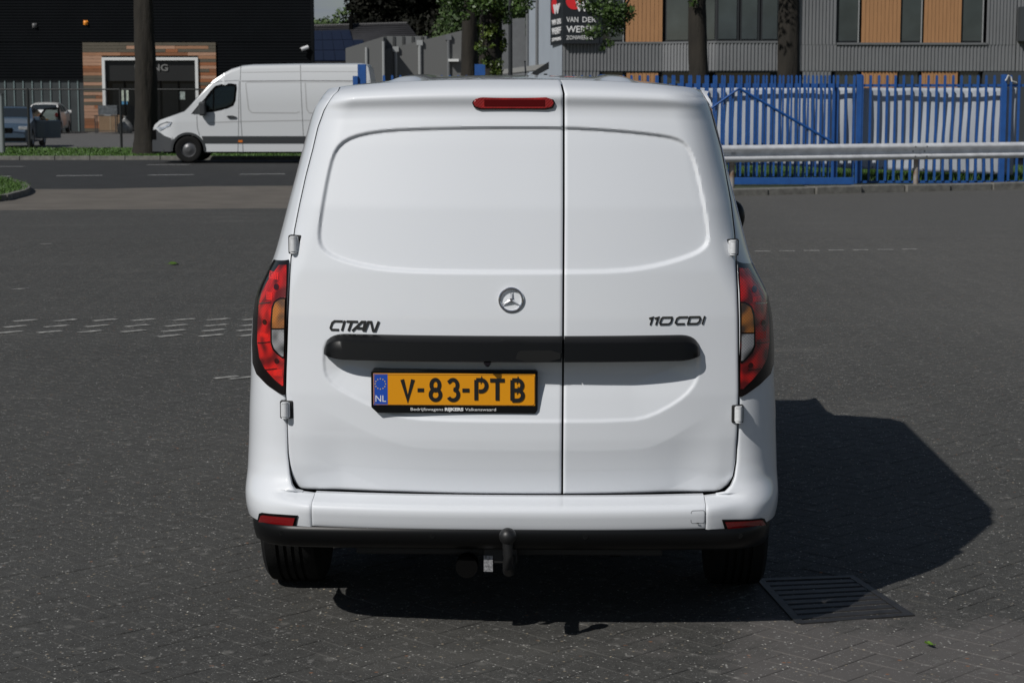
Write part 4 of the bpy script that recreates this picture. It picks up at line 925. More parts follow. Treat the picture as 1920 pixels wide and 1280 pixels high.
wallbox('roof_edge', 938, 985, 94.8, 36, 34, .12, GREYMET, s3); wallbox('white_wall', 952, 988, 91, 74, 70, 3, pm('white_render', (.46, .49, .52), .6), s3); wallbox('roof_edge', 951, 989, 90.9, 72.5, 68.5, .08, GREYMET, s3)
hs = empty('tiled_house', (XZ(700, 60, 130)[0], 130, 0)); tag(hs, 'house with dark tiled hipped roof carrying blue solar panels', 'house')
cx, cy = hs.location.x, 130
A = XZ(575, 120, 130); B_ = XZ(800, 105, 130); T0 = XZ(575, 53, 136); T1 = XZ(764, 45, 136)
ez = XZ(700, 128, 130)[1]
MB().box(A[0]-3-cx, B_[0]-cx, 0, 12, 0, ez).build('wall', pm('house_wall', (.12, .09, .07), .8), hs)
MB().add([(A[0]-4-cx, -.4, ez-.1), (B_[0]+1-cx, -.4, ez-.1), (B_[0]+1-cx, 12.4, ez-.1), (A[0]-4-cx, 12.4, ez-.1), (T0[0]-3-cx, 6, T0[1]), (T1[0]-cx, 6, T1[1])], [(0, 1, 5, 4), (1, 2, 5), (2, 3, 4, 5), (3, 0, 4)]).build('roof', TILE, hs)
mb = MB()
P00, P10, P11, P01 = Vector((A[0]-4-cx, -.4, ez-.1)), Vector((B_[0]+1-cx, -.4, ez-.1)), Vector((T1[0]-cx, 6, T1[1])), Vector((T0[0]-3-cx, 6, T0[1]))
def onroof(u, v, o_=.06): p = (P00.lerp(P10, u)).lerp(P01.lerp(P11, u), v); return p+Vector((0, -.7, 1)).normalized()*o_
mb = MB()
for r in range(22):      # tile courses
    v0, v1 = r/22, (r+1)/22; mb.add([onroof(0, v0, .07), onroof(1, v0, .07), onroof(1, v1, .01), onroof(0, v1, .01)], [(0, 1, 2, 3)])
t_ = mb.build('tile_courses', TILE, hs); t_['kind'] = 'stuff'
for r in range(3):
    for c in range(10):
        u0 = .03+c*.062; v0 = .16+r*.235
        if c > 8 and r == 2: continue
        q = [onroof(u0, v0, .10), onroof(u0+.060, v0, .10), onroof(u0+.060, v0+.222, .10), onroof(u0, v0+.222, .10)]; q2 = [p+Vector((0, -.01, .06)) for p in q]
        MB().add(q+q2, [(0, 3, 2, 1), (4, 5, 6, 7), (0, 1, 5, 4), (1, 2, 6, 5), (2, 3, 7, 6), (3, 0, 4, 7)]).build('solar_panel', SOL, hs)
mb = MB(); n = 60
for i in range(n): p = P01.lerp(P11, i/n); q = P01.lerp(P11, (i+.9)/n); mb.tube([p+Vector((0, 0, .02)), q+Vector((0, 0, .05))], .12, 6)
r_ = mb.build('ridge_tiles', TILE, hs); r_['kind'] = 'stuff'
ch = onroof(.60, .92, 0); MB().box(ch.x-.12, ch.x+.12, ch.y-.2, ch.y+.2, ch.z-.3, ch.z+.9).build('flue', DARK, hs)

# ------------------------------------------------------------------ office building on the right
YO = 75.0
of = empty('office_building', (XZ(1480, 100, YO)[0], YO, 0)); tag(of, 'grey corrugated office building with wood panels and dark windows on the right', 'building')
def loc(o): o.location = (-of.location.x, -YO, 0); return o
CORR = pm('corrugated_steel', (.21, .215, .222), .45, metal=.25, var=.07, vs=.7); OWOOD = pm('cedar_boards', (.36, .185, .082), .6, var=.10, vs=2, stretch=(5, 1, .5)); OFR = pm('anthracite', (.022, .024, .027), .4)
def X(px): return XZ(px, 80, YO)[0]
def Zo(py): return XZ(1480, py, YO)[1]
def corr_v(pts, z0, z1, p=.135, a=.045):
    """vertical corrugation along a plan polyline"""
    mb = MB()
    for (xa, ya), (xb, yb_) in zip(pts[:-1], pts[1:]):
        L_ = math.hypot(xb-xa, yb_-ya); n = max(1, int(round(L_/p))); d = Vector(((xb-xa)/L_, (yb_-ya)/L_)); nn = Vector((d.y, -d.x)); row = []
        for i in range(n):
            for t, o_ in ((0, 0), (.18, 0), (.30, a), (.74, a), (.86, 0)):
                s = (i+t)*L_/n; row.append((xa+d.x*s+nn.x*o_, ya+d.y*s+nn.y*o_))
        row.append((xb, yb_)); mb.grid([[(x, y, z0) for x, y in row], [(x, y, z1) for x, y in row]], flip=True)
    return mb
top = 9.0; s0, s1 = Zo(133.5), Zo(82.5)
bay = [(X(1055), YO), (X(1242), YO), (X(1337), YO-1.1), (X(1455), YO-1.1), (X(1457), YO)]
loc(corr_v(bay, s0, s1).build('cladding_band', CORR, of)); loc(corr_v([(X(1457)+.02, YO), (X(1905), YO)], s0, s1-.05).build('cladding_band', CORR, of))
loc(corr_v([(X(1457)+.02, YO), (X(1568), YO)], s1-.04, top).build('cladding', CORR, of)); loc(corr_v([(X(1849), YO), (X(1905), YO)], s1-.04, top).build('cladding', CORR, of))
loc(corr_v([(X(1055), YO), (X(1125), YO)], 0, s0-.02).build('cladding', CORR, of)); loc(corr_v([(X(1506), YO), (X(1560), YO)], 0, s0-.02).build('cladding', CORR, of))
loc(corr_v([(X(1055), YO), (X(1130), YO)], s1+.05, top).build('cladding', CORR, of))
loc(MB().box(X(1056), X(2400), YO+.45, YO+14, 0, top-.1).build('office_body', OFR, of)); 
loc(MB().prism([(x, y-.06) for x, y in bay[:-1]]+[(X(1456), YO-.0), (X(1456), YO+.4), (X(1056), YO+.4)], lambda u, v, t: (u, v, t), s1, s1+.07).build('window_sill', GREYMET, of))
loc(MB().box(X(1568), X(1850), YO-.10, YO+.4, s1-.04, s1+.04).build('window_sill', GREYMET, of)); loc(MB().prism([(x, y+.01) for x, y in bay[:-1]]+[(X(1456), YO+.4), (X(1056), YO+.4)], lambda u, v, t: (u, v, t), s0-.05, s0-.005).build('soffit', OFR, of))
def window(xa, xb, z0, z1, y, blind=True):
    fr = MB().box(xa, xb, y+.14, y+.40, z0, z1).build('window_frame', OFR, of); loc(fr)
    g_ = MB().box(xa+.06, xb-.10, y+.11, y+.139, z0+.07, z1).build('pane', pm('office_glass', (.035, .045, .048), .06, spec=.7, coat=.4, var=.35, vs=.8), fr)
    if blind: MB().box(xb-.085, xb-.055, y+.05, y+.138, z0, z1).build('blind_guide', pm('guide_grey', (.32, .33, .33), .5), fr)
def wood(xa, xb, z0, z1, y):
    n = max(2, int(round((xb-xa)/.15))); w_ = (xb-xa)/n
    for i in range(n): loc(shared_box('board', OWOOD, of, (round(w_-.012, 3), .06, round(z1-z0, 2)))).location = (xa+i*w_-of.location.x+.006, .03+(i % 2)*.006, z0)
zt_ = top-.4
for a, b_ in ((1570, 1613), (1689, 1731), (1803, 1846)): window(X(a), X(b_), s1+.04, zt_, YO)
for a, b_ in ((1615, 1688), (1732, 1802)): wood(X(a), X(b_), s1+.045, zt_, YO)
wood(X(1173), X(1242), s1+.075, zt_, YO); window(X(1126), X(1172), s1+.075, zt_, YO)
for a, b_ in ((1338, 1379), (1381, 1417), (1419, 1454)): window(X(a), X(b_), s1+.075, zt_, YO-1.25, False)
loc(MB().box(X(1337), X(1455), YO-.84, YO+.4, s1+.07, zt_).build('bay_body', OFR, of))
d = Vector((X(1337)-X(1244), -1.1)); L_ = d.length; ang = math.atan2(d.y, d.x)
for k in range(2):
    fr = MB().box(.04+k*L_/2, L_/2*(k+1)-.02, .10, .26, 0, zt_-s1-.1).build('window_frame', OFR, of); fr.location = (X(1244)-of.location.x, 0, s1+.075); fr.rotation_euler = (0, 0, ang)
    MB().box(.10+k*L_/2, L_/2*(k+1)-.10, .07, .099, .06, zt_-s1-.1).build('pane', pm('office_glass', (.05,)*3), fr)
# ground floor strip seen over the fence
z0, z1 = 0.9, s0-.03
wood(X(1175), X(1235), z0, z1, YO); wood(X(1617), X(1684), z0, z1, YO); wood(X(1730), X(1798), z0, z1, YO)
for a, b_ in ((1126, 1173), (1240, 1330), (1340, 1450), (1566, 1614), (1686, 1728), (1800, 1842)): window(X(a), X(b_), z0, z1, YO, False)
loc(MB().box(X(1845), X(1960), YO-.02, YO+.4, 0, s0-.02).build('plinth_panel', pm('dark_panel', (.045, .05, .055), .5), of))
loc(MB().box(X(1126), X(1842), YO-.01, YO+.44, 0, .88).build('plinth', GREYMET, of))
# corner piece at far right
loc(corr_v([(X(1905)+.02, YO), (X(2400), YO)], s0, top).build('cladding', CORR, of))
wb = loc(MB().box(X(1906), X(1960), YO-.5, YO-.06, Zo(78), Zo(14)).build('wall_sign_box', pm('dark_panel', (.04,)*3), of))
# white gable at the left of the office
GW = pm('pale_gable', (.37, .41, .455), .55, var=.04, vs=1)
gx0, gy0 = XZ(989, 80, 84)[0], 84.0
loc(MB().prism([(gx0, gy0), (X(1054), YO+.02), (X(1054)+.3, YO+.5), (X(1054)+3, 90), (gx0, 90)], lambda u, v, t: (u, v, t), 0, top).build('gable', GW, of))
for f_ in (.03, .33):
    o = loc(MB().tube([(gx0+(X(1054)-gx0)*f_-.05, gy0+(YO-gy0)*f_-.12, .2), (gx0+(X(1054)-gx0)*f_-.05, gy0+(YO-gy0)*f_-.12, top)], .06, 8).build('downpipe', GREYMET, of, smooth=40))
# porch roof by the gable
pr = empty('entrance_porch', (XZ(1003, 120, 70)[0], 70, 0)); tag(pr, 'small porch with sloping roof and dark frame before the white gable', 'porch')
a = XZ(976, 128, 70); b_ = XZ(1025, 118, 70); m_ = pm('porch_roof', (.30, .30, .29), .7)
MB().prism([(a[0]-pr.location.x-1.2, a[1]-.12), (b_[0]-pr.location.x, b_[1]-.03), (b_[0]-pr.location.x, b_[1]-.22), (a[0]-pr.location.x-1.2, a[1]-.28)], lambda u, v, t: (u, t, v), 0, 2.5).build('roof', m_, pr)
MB().prism([(-.1, a[1]-.15), (b_[0]-pr.location.x+.08, b_[1]+.04), (b_[0]-pr.location.x+.08, b_[1]-.22), (-.1, a[1]-.35)], lambda u, v, t: (u, t, v), -.12, -.002).build('fascia', OFR, pr)
for xx in (-1.3, .32): MB().box(xx, xx+.12, -.1, .02, 0, a[1]-.2).build('post', OFR, pr)
# illuminated-style double sided sign box with lettering
sg = empty('company_sign', (X(1055), YO-.35, 0)); tag(sg, 'black two sided company sign with red logo and white lettering on the building corner', 'sign')
sx = sg.location.x; SB = pm('sign_black', (.013, .016, .020), .4); zs0, zs1 = XZ(1090, 82, YO-.35)[1], XZ(1090, -45, YO-.35)[1]
wF = XZ(1123, 80, YO-.35)[0]-sx; lx = XZ(1032, 80, YO+2.2)[0]-sx
MB().box(0, wF, 0, .33, zs0, zs1).build('sign_front', SB, sg)
dl = Vector((lx, 2.55, 0)); Ll = dl.length; al = math.atan2(-dl.y, -dl.x)
fl = MB().box(0, Ll, 0, .25, zs0, zs1).build('sign_side', SB, sg); fl.location = (lx, 2.55, 0); fl.rotation_euler = (0, 0, al)
SW = pm('sign_white', (.72, .72, .72), .5); SR = pm('sign_red', (.62, .015, .02), .5)
def zz_(py): return XZ(1090, py, YO-.35)[1]
def xx_(px): return XZ(px, 60, YO-.35)[0]-sx
def signtext(body, xa, xb, zb_, zt, par, M, off=0, yoff=-.012):
    o = text_obj('sign_lettering', body, (zt-zb_)/.70, SW, facing(0, yoff, zb_), par, .008, 'LEFT', 1, off); xs = [v.co.x for v in o.data.vertices]; k = (xb-xa)/(max(xs)-min(xs)); m0 = min(xs)
    for v in o.data.vertices: v.co.x = xa+(v.co.x-m0)*k
    return o
signtext('VAN', xx_(1062), xx_(1084), zz_(42), zz_(32), sg, None); signtext('DER', xx_(1092), xx_(1117), zz_(42), zz_(32), sg, None); signtext('WERFF', xx_(1062), xx_(1113), zz_(61), zz_(49), sg, None, .004); signtext('ZONWERING', xx_(1062), xx_(1114), zz_(74.5), zz_(67), sg, None)
signtext('W', xx_(1078), xx_(1104), zz_(20), zz_(3), sg, None, .035, -.03)
mb = MB(); mb.prism([(xx_(1077)+.33*math.cos(t), zz_(2)+.33*math.sin(t)) for t in [2*math.pi*i/36 for i in range(36)]], lambda u, v, t: (u, t, v), -.016, -.002); mb.build('red_disc', SR, sg)
def fx(f_): return Ll*f_
for body, f0, f1, yb2, yt2, off in (('VAN', .14, .46, 44, 34, .006), ('DER', .56, .86, 44, 34, .006), ('WERFF', .14, .86, 62, 50, .01), ('ZONWERING', .14, .86, 75, 69, .004)): signtext(body, fx(f0), fx(f1), zz_(yb2), zz_(yt2), fl, None, off)
signtext('W', fx(.28), fx(.82), zz_(22), zz_(7), fl, None, .04, -.03)
mb = MB(); mb.prism([(fx(.3)+.5*math.cos(t), zz_(6)+.33*math.sin(t)) for t in [2*math.pi*i/36 for i in range(36)]], lambda u, v, t: (u, t, v), -.016, -.002); mb.build('red_disc', SR, fl)
# thin lamp mast before the gable
mx_ = XZ(957, 60, 66)[0]; o = empty('lamp_mast', (mx_, 66, 0)); tag(o, 'thin dark lamp mast in front of the low white wall', 'lamp post')
MB().tube([(0, 0, 0), (0, 0, 3), (0, 0, 8)], [.09, .075, .05], 10).build('pole', OFR, o, smooth=40); MB().box(-.15, .9, -.12, .12, 8.0, 8.12).build('lamp_head', GREYMET, o, bevel=.03)
o = empty('grey_post', (XZ(2, 200, 60)[0], 60, 0)); tag(o, 'pale grey post at the left edge of the photo on the verge', 'post'); MB().tube([(0, 0, 0), (0, 0, XZ(2, 178, 60)[1])], .085, 12).build('shaft', pm('post_grey', (.2, .22, .22), .5), o, smooth=40)
MB().tube([(0, 0, XZ(2, 178, 60)[1]), (0, 0, XZ(2, 178, 60)[1]+.04)], .1, 12).build('cap', GREYMET, o)
# ------------------------------------------------------------------ fences, gate, banner, guard rail
YF = 39.4
pf = empty('palisade_fence', (5, YF, 0)); tag(pf, 'tall blue metal palisade fence behind the guard rail with a white banner on it', 'fence')
zt, zr1, zr0 = XZ(1700, 141, YF)[1], XZ(1700, 160.5, YF)[1], XZ(1700, 341, YF)[1]
def paling(h, w=.048, parent=None):
    return MB().prism([(-w/2, 0), (w/2, 0), (w/2, h-.03), (w/6, h), (-w/2, h-.012)], lambda u, v, t: (u, t, v), -.014, .014).build('paling', BLUE, parent)
p0 = paling(zt-.06, parent=pf); x = XZ(1927, 160, YF)[0]+3.0; i = 0; px_step = (XZ(1900, 160, YF)[0]-XZ(1700, 160, YF)[0])/200*15.45
while x > XZ(705, 160, YF)[0]:
    o = p0 if i == 0 else share(p0, pf); o.location = (x-5, -.04, .06); x -= px_step; i += 1
xl_, xr_ = XZ(672, 160, YF)[0], XZ(1927, 160, YF)[0]+3.2
for z in (zr1, zr0): MB().box(xl_-5, xr_-5, -.02, .03, z-.025, z+.025).build('rail', BLUE, pf)
for px in (679, 898, 1130, 1611, 1882):
    X_ = XZ(px, 160, YF)[0]-5; h = XZ(px, 121 if px < 1000 else 140, YF)[1]; w_ = .085 if px < 1000 else .055; MB().box(X_-w_, X_+w_, -.065, .055, 0, h).build('post', BLUE, pf, bevel=.006)
X_ = XZ(667, 160, YF)[0]-5; MB().box(X_-.05, X_+.05, -.12, -.07, 0, XZ(685, 143, YF)[1]).build('post', BLUE, pf); X_ = XZ(906, 160, YF)[0]-5; MB().box(X_-.04, X_+.04, -.12, -.07, 0, XZ(906, 122, YF)[1]).build('post', BLUE, pf)
# sliding gate in front
YT = 38.2; gt = empty('sliding_gate', (3, YT, 0)); tag(gt, 'blue sliding gate with diagonal brace parked in front of the palisade fence', 'gate')
gxa, gxb = XZ(1225, 160, YT)[0]-3, XZ(1572, 160, YT)[0]-3; zt2 = XZ(1500, 141, YT)[1]; zb2, zb3 = XZ(1400, 333, YT)[1], XZ(1400, 346, YT)[1]
p1 = paling(zt2-.2, .036, gt); x = gxb-.1; i = 0
while x > gxa+.05:
    o = p1 if i == 0 else share(p1, gt); o.location = (x, -.03, .2); x -= px_step*.985; i += 1
za, zb_ = XZ(1500, 157, YT)[1], XZ(1500, 165, YT)[1]
MB().box(gxa, gxb, -.0, .06, zb_, za).build('top_beam', BLUE, gt, bevel=.006); MB().box(gxa, gxb+.35, -.04, .08, max(.02, zb3), zb2).build('bottom_beam', BLUE, gt, bevel=.008)
for xx in (gxa+.04, gxb-.05): MB().box(xx-.045, xx+.045, .062, .12, .1, za).build('gate_post', BLUE, gt)
q0 = XZ(1385, 166, YT); q1 = XZ(1562, 268, YT); MB().tube([(q0[0]-3, -.085, q0[1]), (q1[0]-3, -.085, q1[1])], .028, 4).build('brace', BLUE, gt)
q0 = XZ(1385, 166, YT); q1 = XZ(1350, 178, YT); MB().tube([(q0[0]-3, -.085, q0[1]), (q1[0]-3-1.2, -.085, q1[1]-1.0)], .022, 4).build('brace', BLUE, gt)
for xx in (gxa+.6, gxb-.6): MB().tube([(xx, -.02, .07), (xx, .06, .07)], .07, 14).build('gate_roller', GREYMET, gt)
# banner tied behind the fence
BN = bpy.data.materials.new('banner_cloth'); n, b = _nm(BN); b.inputs['Base Color'].default_value = (.45, .48, .52, 1); b.inputs['Roughness'].default_value = .55
xa_, xb_ = XZ(1160, 200, 39.6)[0], XZ(1905, 200, 39.6)[0]; rows = []; rnd = random.Random(4); ph = [rnd.uniform(0, 6) for _ in range(12)]
for j in range(26):
    t = j/25; row = []
    for i in range(170):
        s = i/169; x = xa_+(xb_-xa_)*s; top_ = XZ(1700, 164.5, 39.6)[1]; bot = XZ(1700, 309+19*max(0, (s-.38)/.62), 39.6)[1]
        sag = .012*abs(math.sin(x*4.2)); y = 39.62+.016*math.sin(x*4.1+ph[0]+1.6*math.sin(t*3+x*1.7))*(1-.5*t)+.005*math.sin(x*13+ph[1]+t*5+2*math.sin(x*2))+.03*math.sin(x*1.3+t*4+ph[2])+.003*math.sin(x*29+ph[3]+t*2)*(1-t)
        row.append((x, y, top_-sag+(bot-top_)*t))
    rows.append(row)
mb = MB(); mb.grid(rows); bn = mb.build('banner', BN, None, smooth=70)
so = bn.modifiers.new('thick', 'SOLIDIFY'); so.thickness = .003
tag(bn, 'long creased white banner cloth tied along the back of the blue fence', 'banner')
mb = MB(); k = 0
for i in range(40):
    s = i/39; x = xa_+(xb_-xa_)*s; z = XZ(1700, 309+19*max(0, (s-.38)/.62), 39.6)[1]+.04; e = MB().tube([(x, 39.55, z), (x, 39.57, z)], .014, 8).build('eyelet', DARK, bn) if i == 0 else share(e0_, bn); e0_ = e if i == 0 else e0_
    if i: e.location = (x-xa_, 0, z-z_e)
    else: z_e = z
mb = MB(); c = XZ(1893, 147, 39.3); mb.tube([(c[0]-.08, 39.3, c[1]-.05), (c[0]-.03, 39.28, c[1]+.06), (c[0]+.03, 39.3, c[1]+.02), (c[0]+.05, 39.3, c[1]-.06), (c[0]+.16, 39.35, c[1]-.09)], .016, 6); o = mb.build('rope_knot', pm('rope', (.6, .6, .58), .8)); tag(o, 'white rope knotted round the fence top near the right edge', 'rope')
# concrete kerb below the fence
kr = empty('fence_kerb', (4.1, 34.5, 0), math.atan2(2.62, 5.8)); tag(kr, 'weathered concrete kerb along the foot of the blue fence', 'kerb')
KY0, KY1 = G(1385, 366).y, G(1920, 355).y; sl = (KY1-KY0)/(G(1920, 355).x-G(1385, 366).x); 
for i in range(22):
    x = -3.4+i*1.0; y = 0; jz = random.Random(i).uniform(-.015, .012); jy = random.Random(i+50).uniform(-.03, .03)
    o = MB().box(0, .985, 0, .35, -.05, .13).build('kerb_block', CONC, kr, bevel=.018) if i == 0 else share(k0_, kr); k0_ = o if i == 0 else k0_; o.location = (x, y+jy, jz)
sheet('fence_verge', [(1.0, 33.5), (18, 41.0), (18, 45.5), (1.0, 45.5)], .004, SOIL)
tag(grass('fence_grass', [(1.0, 39.3), (14, 39.6), (14, 45.5), (1, 45.5)], 42000, .20, 8, 'rough grass and weeds growing behind the blue fence', z=.0, w=.016), cat='grass')
# guard rail
gr = empty('guard_rail', (XZ(1722, 285, 36.5)[0], 36.5, 0), math.atan(.43)); tag(gr, 'galvanised W beam guard rail on posts in front of the blue fence', 'guard rail')
GY = 36.5; ga, gb = XZ(1375, 272, GY), XZ(1920, 266, GY)
prof = [(-.155,.0),(-.150,-.018),(-.115,-.075),(-.095,-.083),(-.075,-.078),(-.045,-.012),(-.025,.0),(.025,.0),(.045,-.012),(.075,-.078),(.095,-.083),(.115,-.075),(.150,-.018),(.155,.0)]
zc = (XZ(1722, 268, GY)[1]+XZ(1722, 300, GY)[1])/2; gx_a, gx_b = XZ(1722, 285, GY)[0]-8.2, 24.0; gsl = .0
xj = XZ(1722, 285, GY)[0]
cp = lambda o_: [(z, d+o_) for z, d in prof]+[(z, d+o_+.005) for z, d in reversed(prof)]
mb = MB(); mb.grid([[(x-xj, d, zc+z) for z, d in cp(0)] for x in (gx_a, xj+.16)], closeu=True); b1 = mb.build('rail_beam', STEEL, gr, smooth=50)
mb = MB(); mb.grid([[(x-xj, d, zc+z) for z, d in cp(-.006)] for x in (xj-.16, gx_b)], closeu=True); b2 = mb.build('rail_beam', STEEL, gr, smooth=50)
RST = pm('rusty_post', (.36, .36, .35), .6, metal=.3, rgb2=(.20, .12, .07), vs=6)
for k in range(-2, 4):
    x = xj+k*4.0; MB().tube([(x-xj, .06, 0), (x-xj, .06, zc+.13)], .05, 12).build('rail_post', RST, gr, smooth=40); MB().box(x-xj-.05, x-xj+.05, .0, .03, zc-.07, zc+.07).build('bracket', STEEL, gr)
for dx in (-.13, .13):
    for dz in (-.115, .115, .0):
        if dz == 0 and abs(dx) > 1: continue
        MB().tube([(dx, -.09 if dz else -.012, zc+dz*(.8)), (dx, -.10 if dz else -.02, zc+dz*.8)], .012, 8).build('bolt', DARK, gr)
# wire fence in front of the parking place
wf = empty('wire_fence', (-16, 66, 0)); tag(wf, 'dark chain link fence on thin posts between verge and parking place', 'fence')
zr = XZ(100, 168, 66)[1]; DK = pm('fence_dark', (.012, .013, .013), .5)
MB().tube([(-14, 0, zr), (12, 0, zr)], .028, 8).build('top_rail', DK, wf)
for px in (-110, 53, 226, 400, 575): X_ = XZ(px, 200, 66)[0]+16; MB().tube([(X_, 0, 0), (X_, 0, zr+.03)], .045 if px in (53, 226) else .03, 10).build('fence_post', DK, wf)
mb = MB(); st = .075
for i in range(int(26/st)):
    for s in (1, -1):
        x0 = -14+i*st; x1 = x0+s*1.9
        mb.add([(x0-.0022, 0, .06), (x0+.0022, 0, .06), (x1+.0022, 0, 1.96), (x1-.0022, 0, 1.96)], [(0, 1, 2, 3)])
o = mb.build('chain_link', DK, wf); o['kind'] = 'stuff'

# ------------------------------------------------------------------ trees
BARK = pm('bark', (.017, .014, .010), .9, var=.35, vs=6, bump=1, bs=9, stretch=(1, 1, .25)); LEAF = pm('leaf_mass', (.014, .034, .007), .5, rgb2=(.045, .085, .016), vs=1.4, island=.4)
LEAFD = pm('copper_leaves', (.007, .008, .006), .7, spec=.2, rgb2=(.016, .016, .011), vs=1, island=.4); LEAFM = pm('mid_leaves', (.012, .026, .006), .6, rgb2=(.045, .085, .018), vs=.9, island=.4); LEAFF = pm('far_leaves', (.045, .08, .022), .6, rgb2=(.085, .13, .04), vs=.5, island=.35)
def leaves(name, clumps, n, size, mat, parent, seed, up=.4):
    r = np.random.default_rng(seed); C = np.array([c[:3] for c in clumps]); R = np.array([c[3] for c in clumps]); wgt = R**2; idx = r.choice(len(clumps), n, p=wgt/wgt.sum())
    d = r.normal(size=(n, 3)); d /= np.linalg.norm(d, axis=1)[:, None]; rad = R[idx]*r.uniform(.25, 1.08, n)**.6; P = C[idx]+d*rad[:, None]*np.array([1, 1, .8])
    a = r.normal(size=(n, 3)); a /= np.linalg.norm(a, axis=1)[:, None]; b_ = np.cross(a, d+r.normal(scale=.5, size=(n, 3))); b_ /= np.linalg.norm(b_, axis=1)[:, None]+1e-9
    s = size*r.uniform(.6, 1.3, n)[:, None]; V = np.stack([P-a*s, P+b_*s*.55, P+a*s, P-b_*s*.55], 1).reshape(-1, 3)
    me = bpy.data.meshes.new(name); me.vertices.add(len(V)); me.vertices.foreach_set('co', V.ravel()); me.loops.add(len(V)); me.loops.foreach_set('vertex_index', np.arange(len(V))); me.polygons.add(n)
    me.polygons.foreach_set('loop_start', np.arange(n)*4); me.polygons.foreach_set('loop_total', np.full(n, 4)); me.update(); me.materials.append(mat)
    o = bpy.data.objects.new(name, me); COL.objects.link(o); o.parent = parent; return o
def trunk(mb, pts, rad, seed, n=18, rough=.07):
    r = random.Random(seed); P = [Vector(p) for p in pts]; rows = []
    ph = [r.uniform(0, 6.28) for _ in range(6)]
    M_ = 8; Q = []; RR = []
    for i in range(len(P)-1):
        for k in range(M_): t = k/M_; Q.append(P[i].lerp(P[i+1], t)); RR.append(rad[i]*(1-t)+rad[i+1]*t)
    Q.append(P[-1]); RR.append(rad[-1])
    for i, (q, R) in enumerate(zip(Q, RR)):
        d = (Q[min(i+1, len(Q)-1)]-Q[max(0, i-1)]).normalized(); a = d.orthogonal().normalized(); b_ = d.cross(a)
        rows.append([q+(a*math.cos(t)+b_*math.sin(t))*R*(1+rough*math.sin(3*t+ph[0]+q.z*1.1)+rough*.6*math.sin(7*t+ph[1]-q.z*2)+r.uniform(-.03, .03)) for t in [2*math.pi*j/n for j in range(n)]])
    mb.grid(rows, closeu=True)
def tree(px, Y, w0, h, lab, seed, cr=3.6, nleaf=24000, cz=8.8, ivy=None, lean=0.0, extra=(), base=None, mat=LEAF, lsz=.075, top_r=.6, grp=None):
    x = XZ(px, 140, Y)[0]; o = empty('street_tree', (x, Y, 0)); tag(o, lab, 'tree', grp); r = random.Random(seed); mb = MB()
    trunk(mb, [(0, 0, -.1), (0, 0, .5), (lean*.3, 0, 2.2), (lean, .1, 4.6), (lean*1.3, .2, h*.62)], [w0*1.35, w0*1.08, w0, w0*.86, w0*top_r], seed)
    mb.build('trunk', BARK, o, smooth=60); cl = []
    for k in range(9):
        a = r.uniform(0, 6.28); z0 = r.uniform(5.4, h*.66); L_ = r.uniform(1.6, 3.4); e = Vector((lean+math.cos(a)*L_, math.sin(a)*L_, z0+L_*r.uniform(.5, 1.0)))
        b_ = MB(); trunk(b_, [(lean, .1, z0), ((lean+e.x)/2, (e.y+.1)/2, z0+(e.z-z0)*.35), tuple(e)], [w0*.38, w0*.26, w0*.10], seed+k, 8); b_.build('limb', BARK, o, smooth=60); cl.append((*e, r.uniform(.7, 1.4)))
    for k in range(46):
        a = r.uniform(0, 6.28); q = r.uniform(.1, 1)**.5*cr; zc_ = cz+r.uniform(-1, 1)*(h-cz)*.9*math.sqrt(max(0, 1-(q/cr)**2)); cl.append((lean+q*math.cos(a), q*math.sin(a), max(zc_, 6.2), r.uniform(.5, 1.15)))
    leaves('crown', cl, nleaf, lsz, mat, o, seed)
    if extra:
        leaves('hanging_twigs', [(AY(a, b_, Y-dy).x-x, -dy, AY(a, b_, Y-dy).z, s) for a, b_, s, dy in extra], int(230*len(extra)), .045, pm('leaf_bright', (.022, .048, .008), .5, rgb2=(.055, .10, .018), vs=3, island=.4), o, seed+9)
        for a, b_, s, dy in extra[::2]:
            p_ = AY(a, b_, Y-dy); m2 = MB(); trunk(m2, [(lean, 0, 4.6), ((p_.x-x)*.6, -dy*.6, max(p_.z+.7, 4.9)), (p_.x-x, -dy, p_.z)], [.06, .035, .008], seed+int(a), 6); m2.build('twig', BARK, o, smooth=60)
    if ivy:
        rr = np.random.default_rng(seed); cl = []
        for z, dens in ivy:
            for k in range(dens):
                t = rr.uniform(math.pi*.95, math.pi*2.05); cl.append((math.cos(t)*w0*.95, math.sin(t)*w0*.95, z+rr.uniform(-.25, .25), rr.uniform(.08, .2)))
        leaves('ivy', cl, 1900, .05, pm('ivy_leaf', (.030, .055, .008), .45, rgb2=(.10, .14, .02), vs=5, island=.4), o, seed+3)
    return o
G2 = 'street trees along the road'
tree(272, 58.5, .33, 11, 'dark straight tree trunk on the verge in front of the shop entrance', 21, grp=G2)
tree(919, 47.5, .29, 10.5, 'ivy covered tree trunk rising behind the van roof', 22, ivy=[(1.9, 5), (2.4, 7), (2.9, 6), (3.4, 6), (4.0, 7)], extra=[(866, 8, .3, 0), (872, 30, .15, .2), (980, 8, .3, 0), (968, 22, .2, .3), (950, 40, .12, .3), (845, 0, .35, .1), (905, 95, .12, .4), (900, 10, .3, .5), (925, 2, .35, .5), (855, 48, .08, .2)], grp=G2)
tree(880, 56, .24, 10, 'thinner dark trunk just left of the ivy covered tree', 23, nleaf=9000, grp=G2)
tree(1313, 47, .235, 10.5, 'dark tree trunk behind the fence in front of the angled bay', 24, lean=-.10, extra=[(1112, 18, .2, .5), (1138, 20, .42, .6), (1160, 28, .38, .6), (1110, 60, .26, .5), (1150, 52, .30, .4), (1174, 22, .25, .4), (1140, 82, .15, .4), (1130, 92, .1, .4), (1300, 6, .12, .3), (1100, 2, .3, .5)], grp=G2)
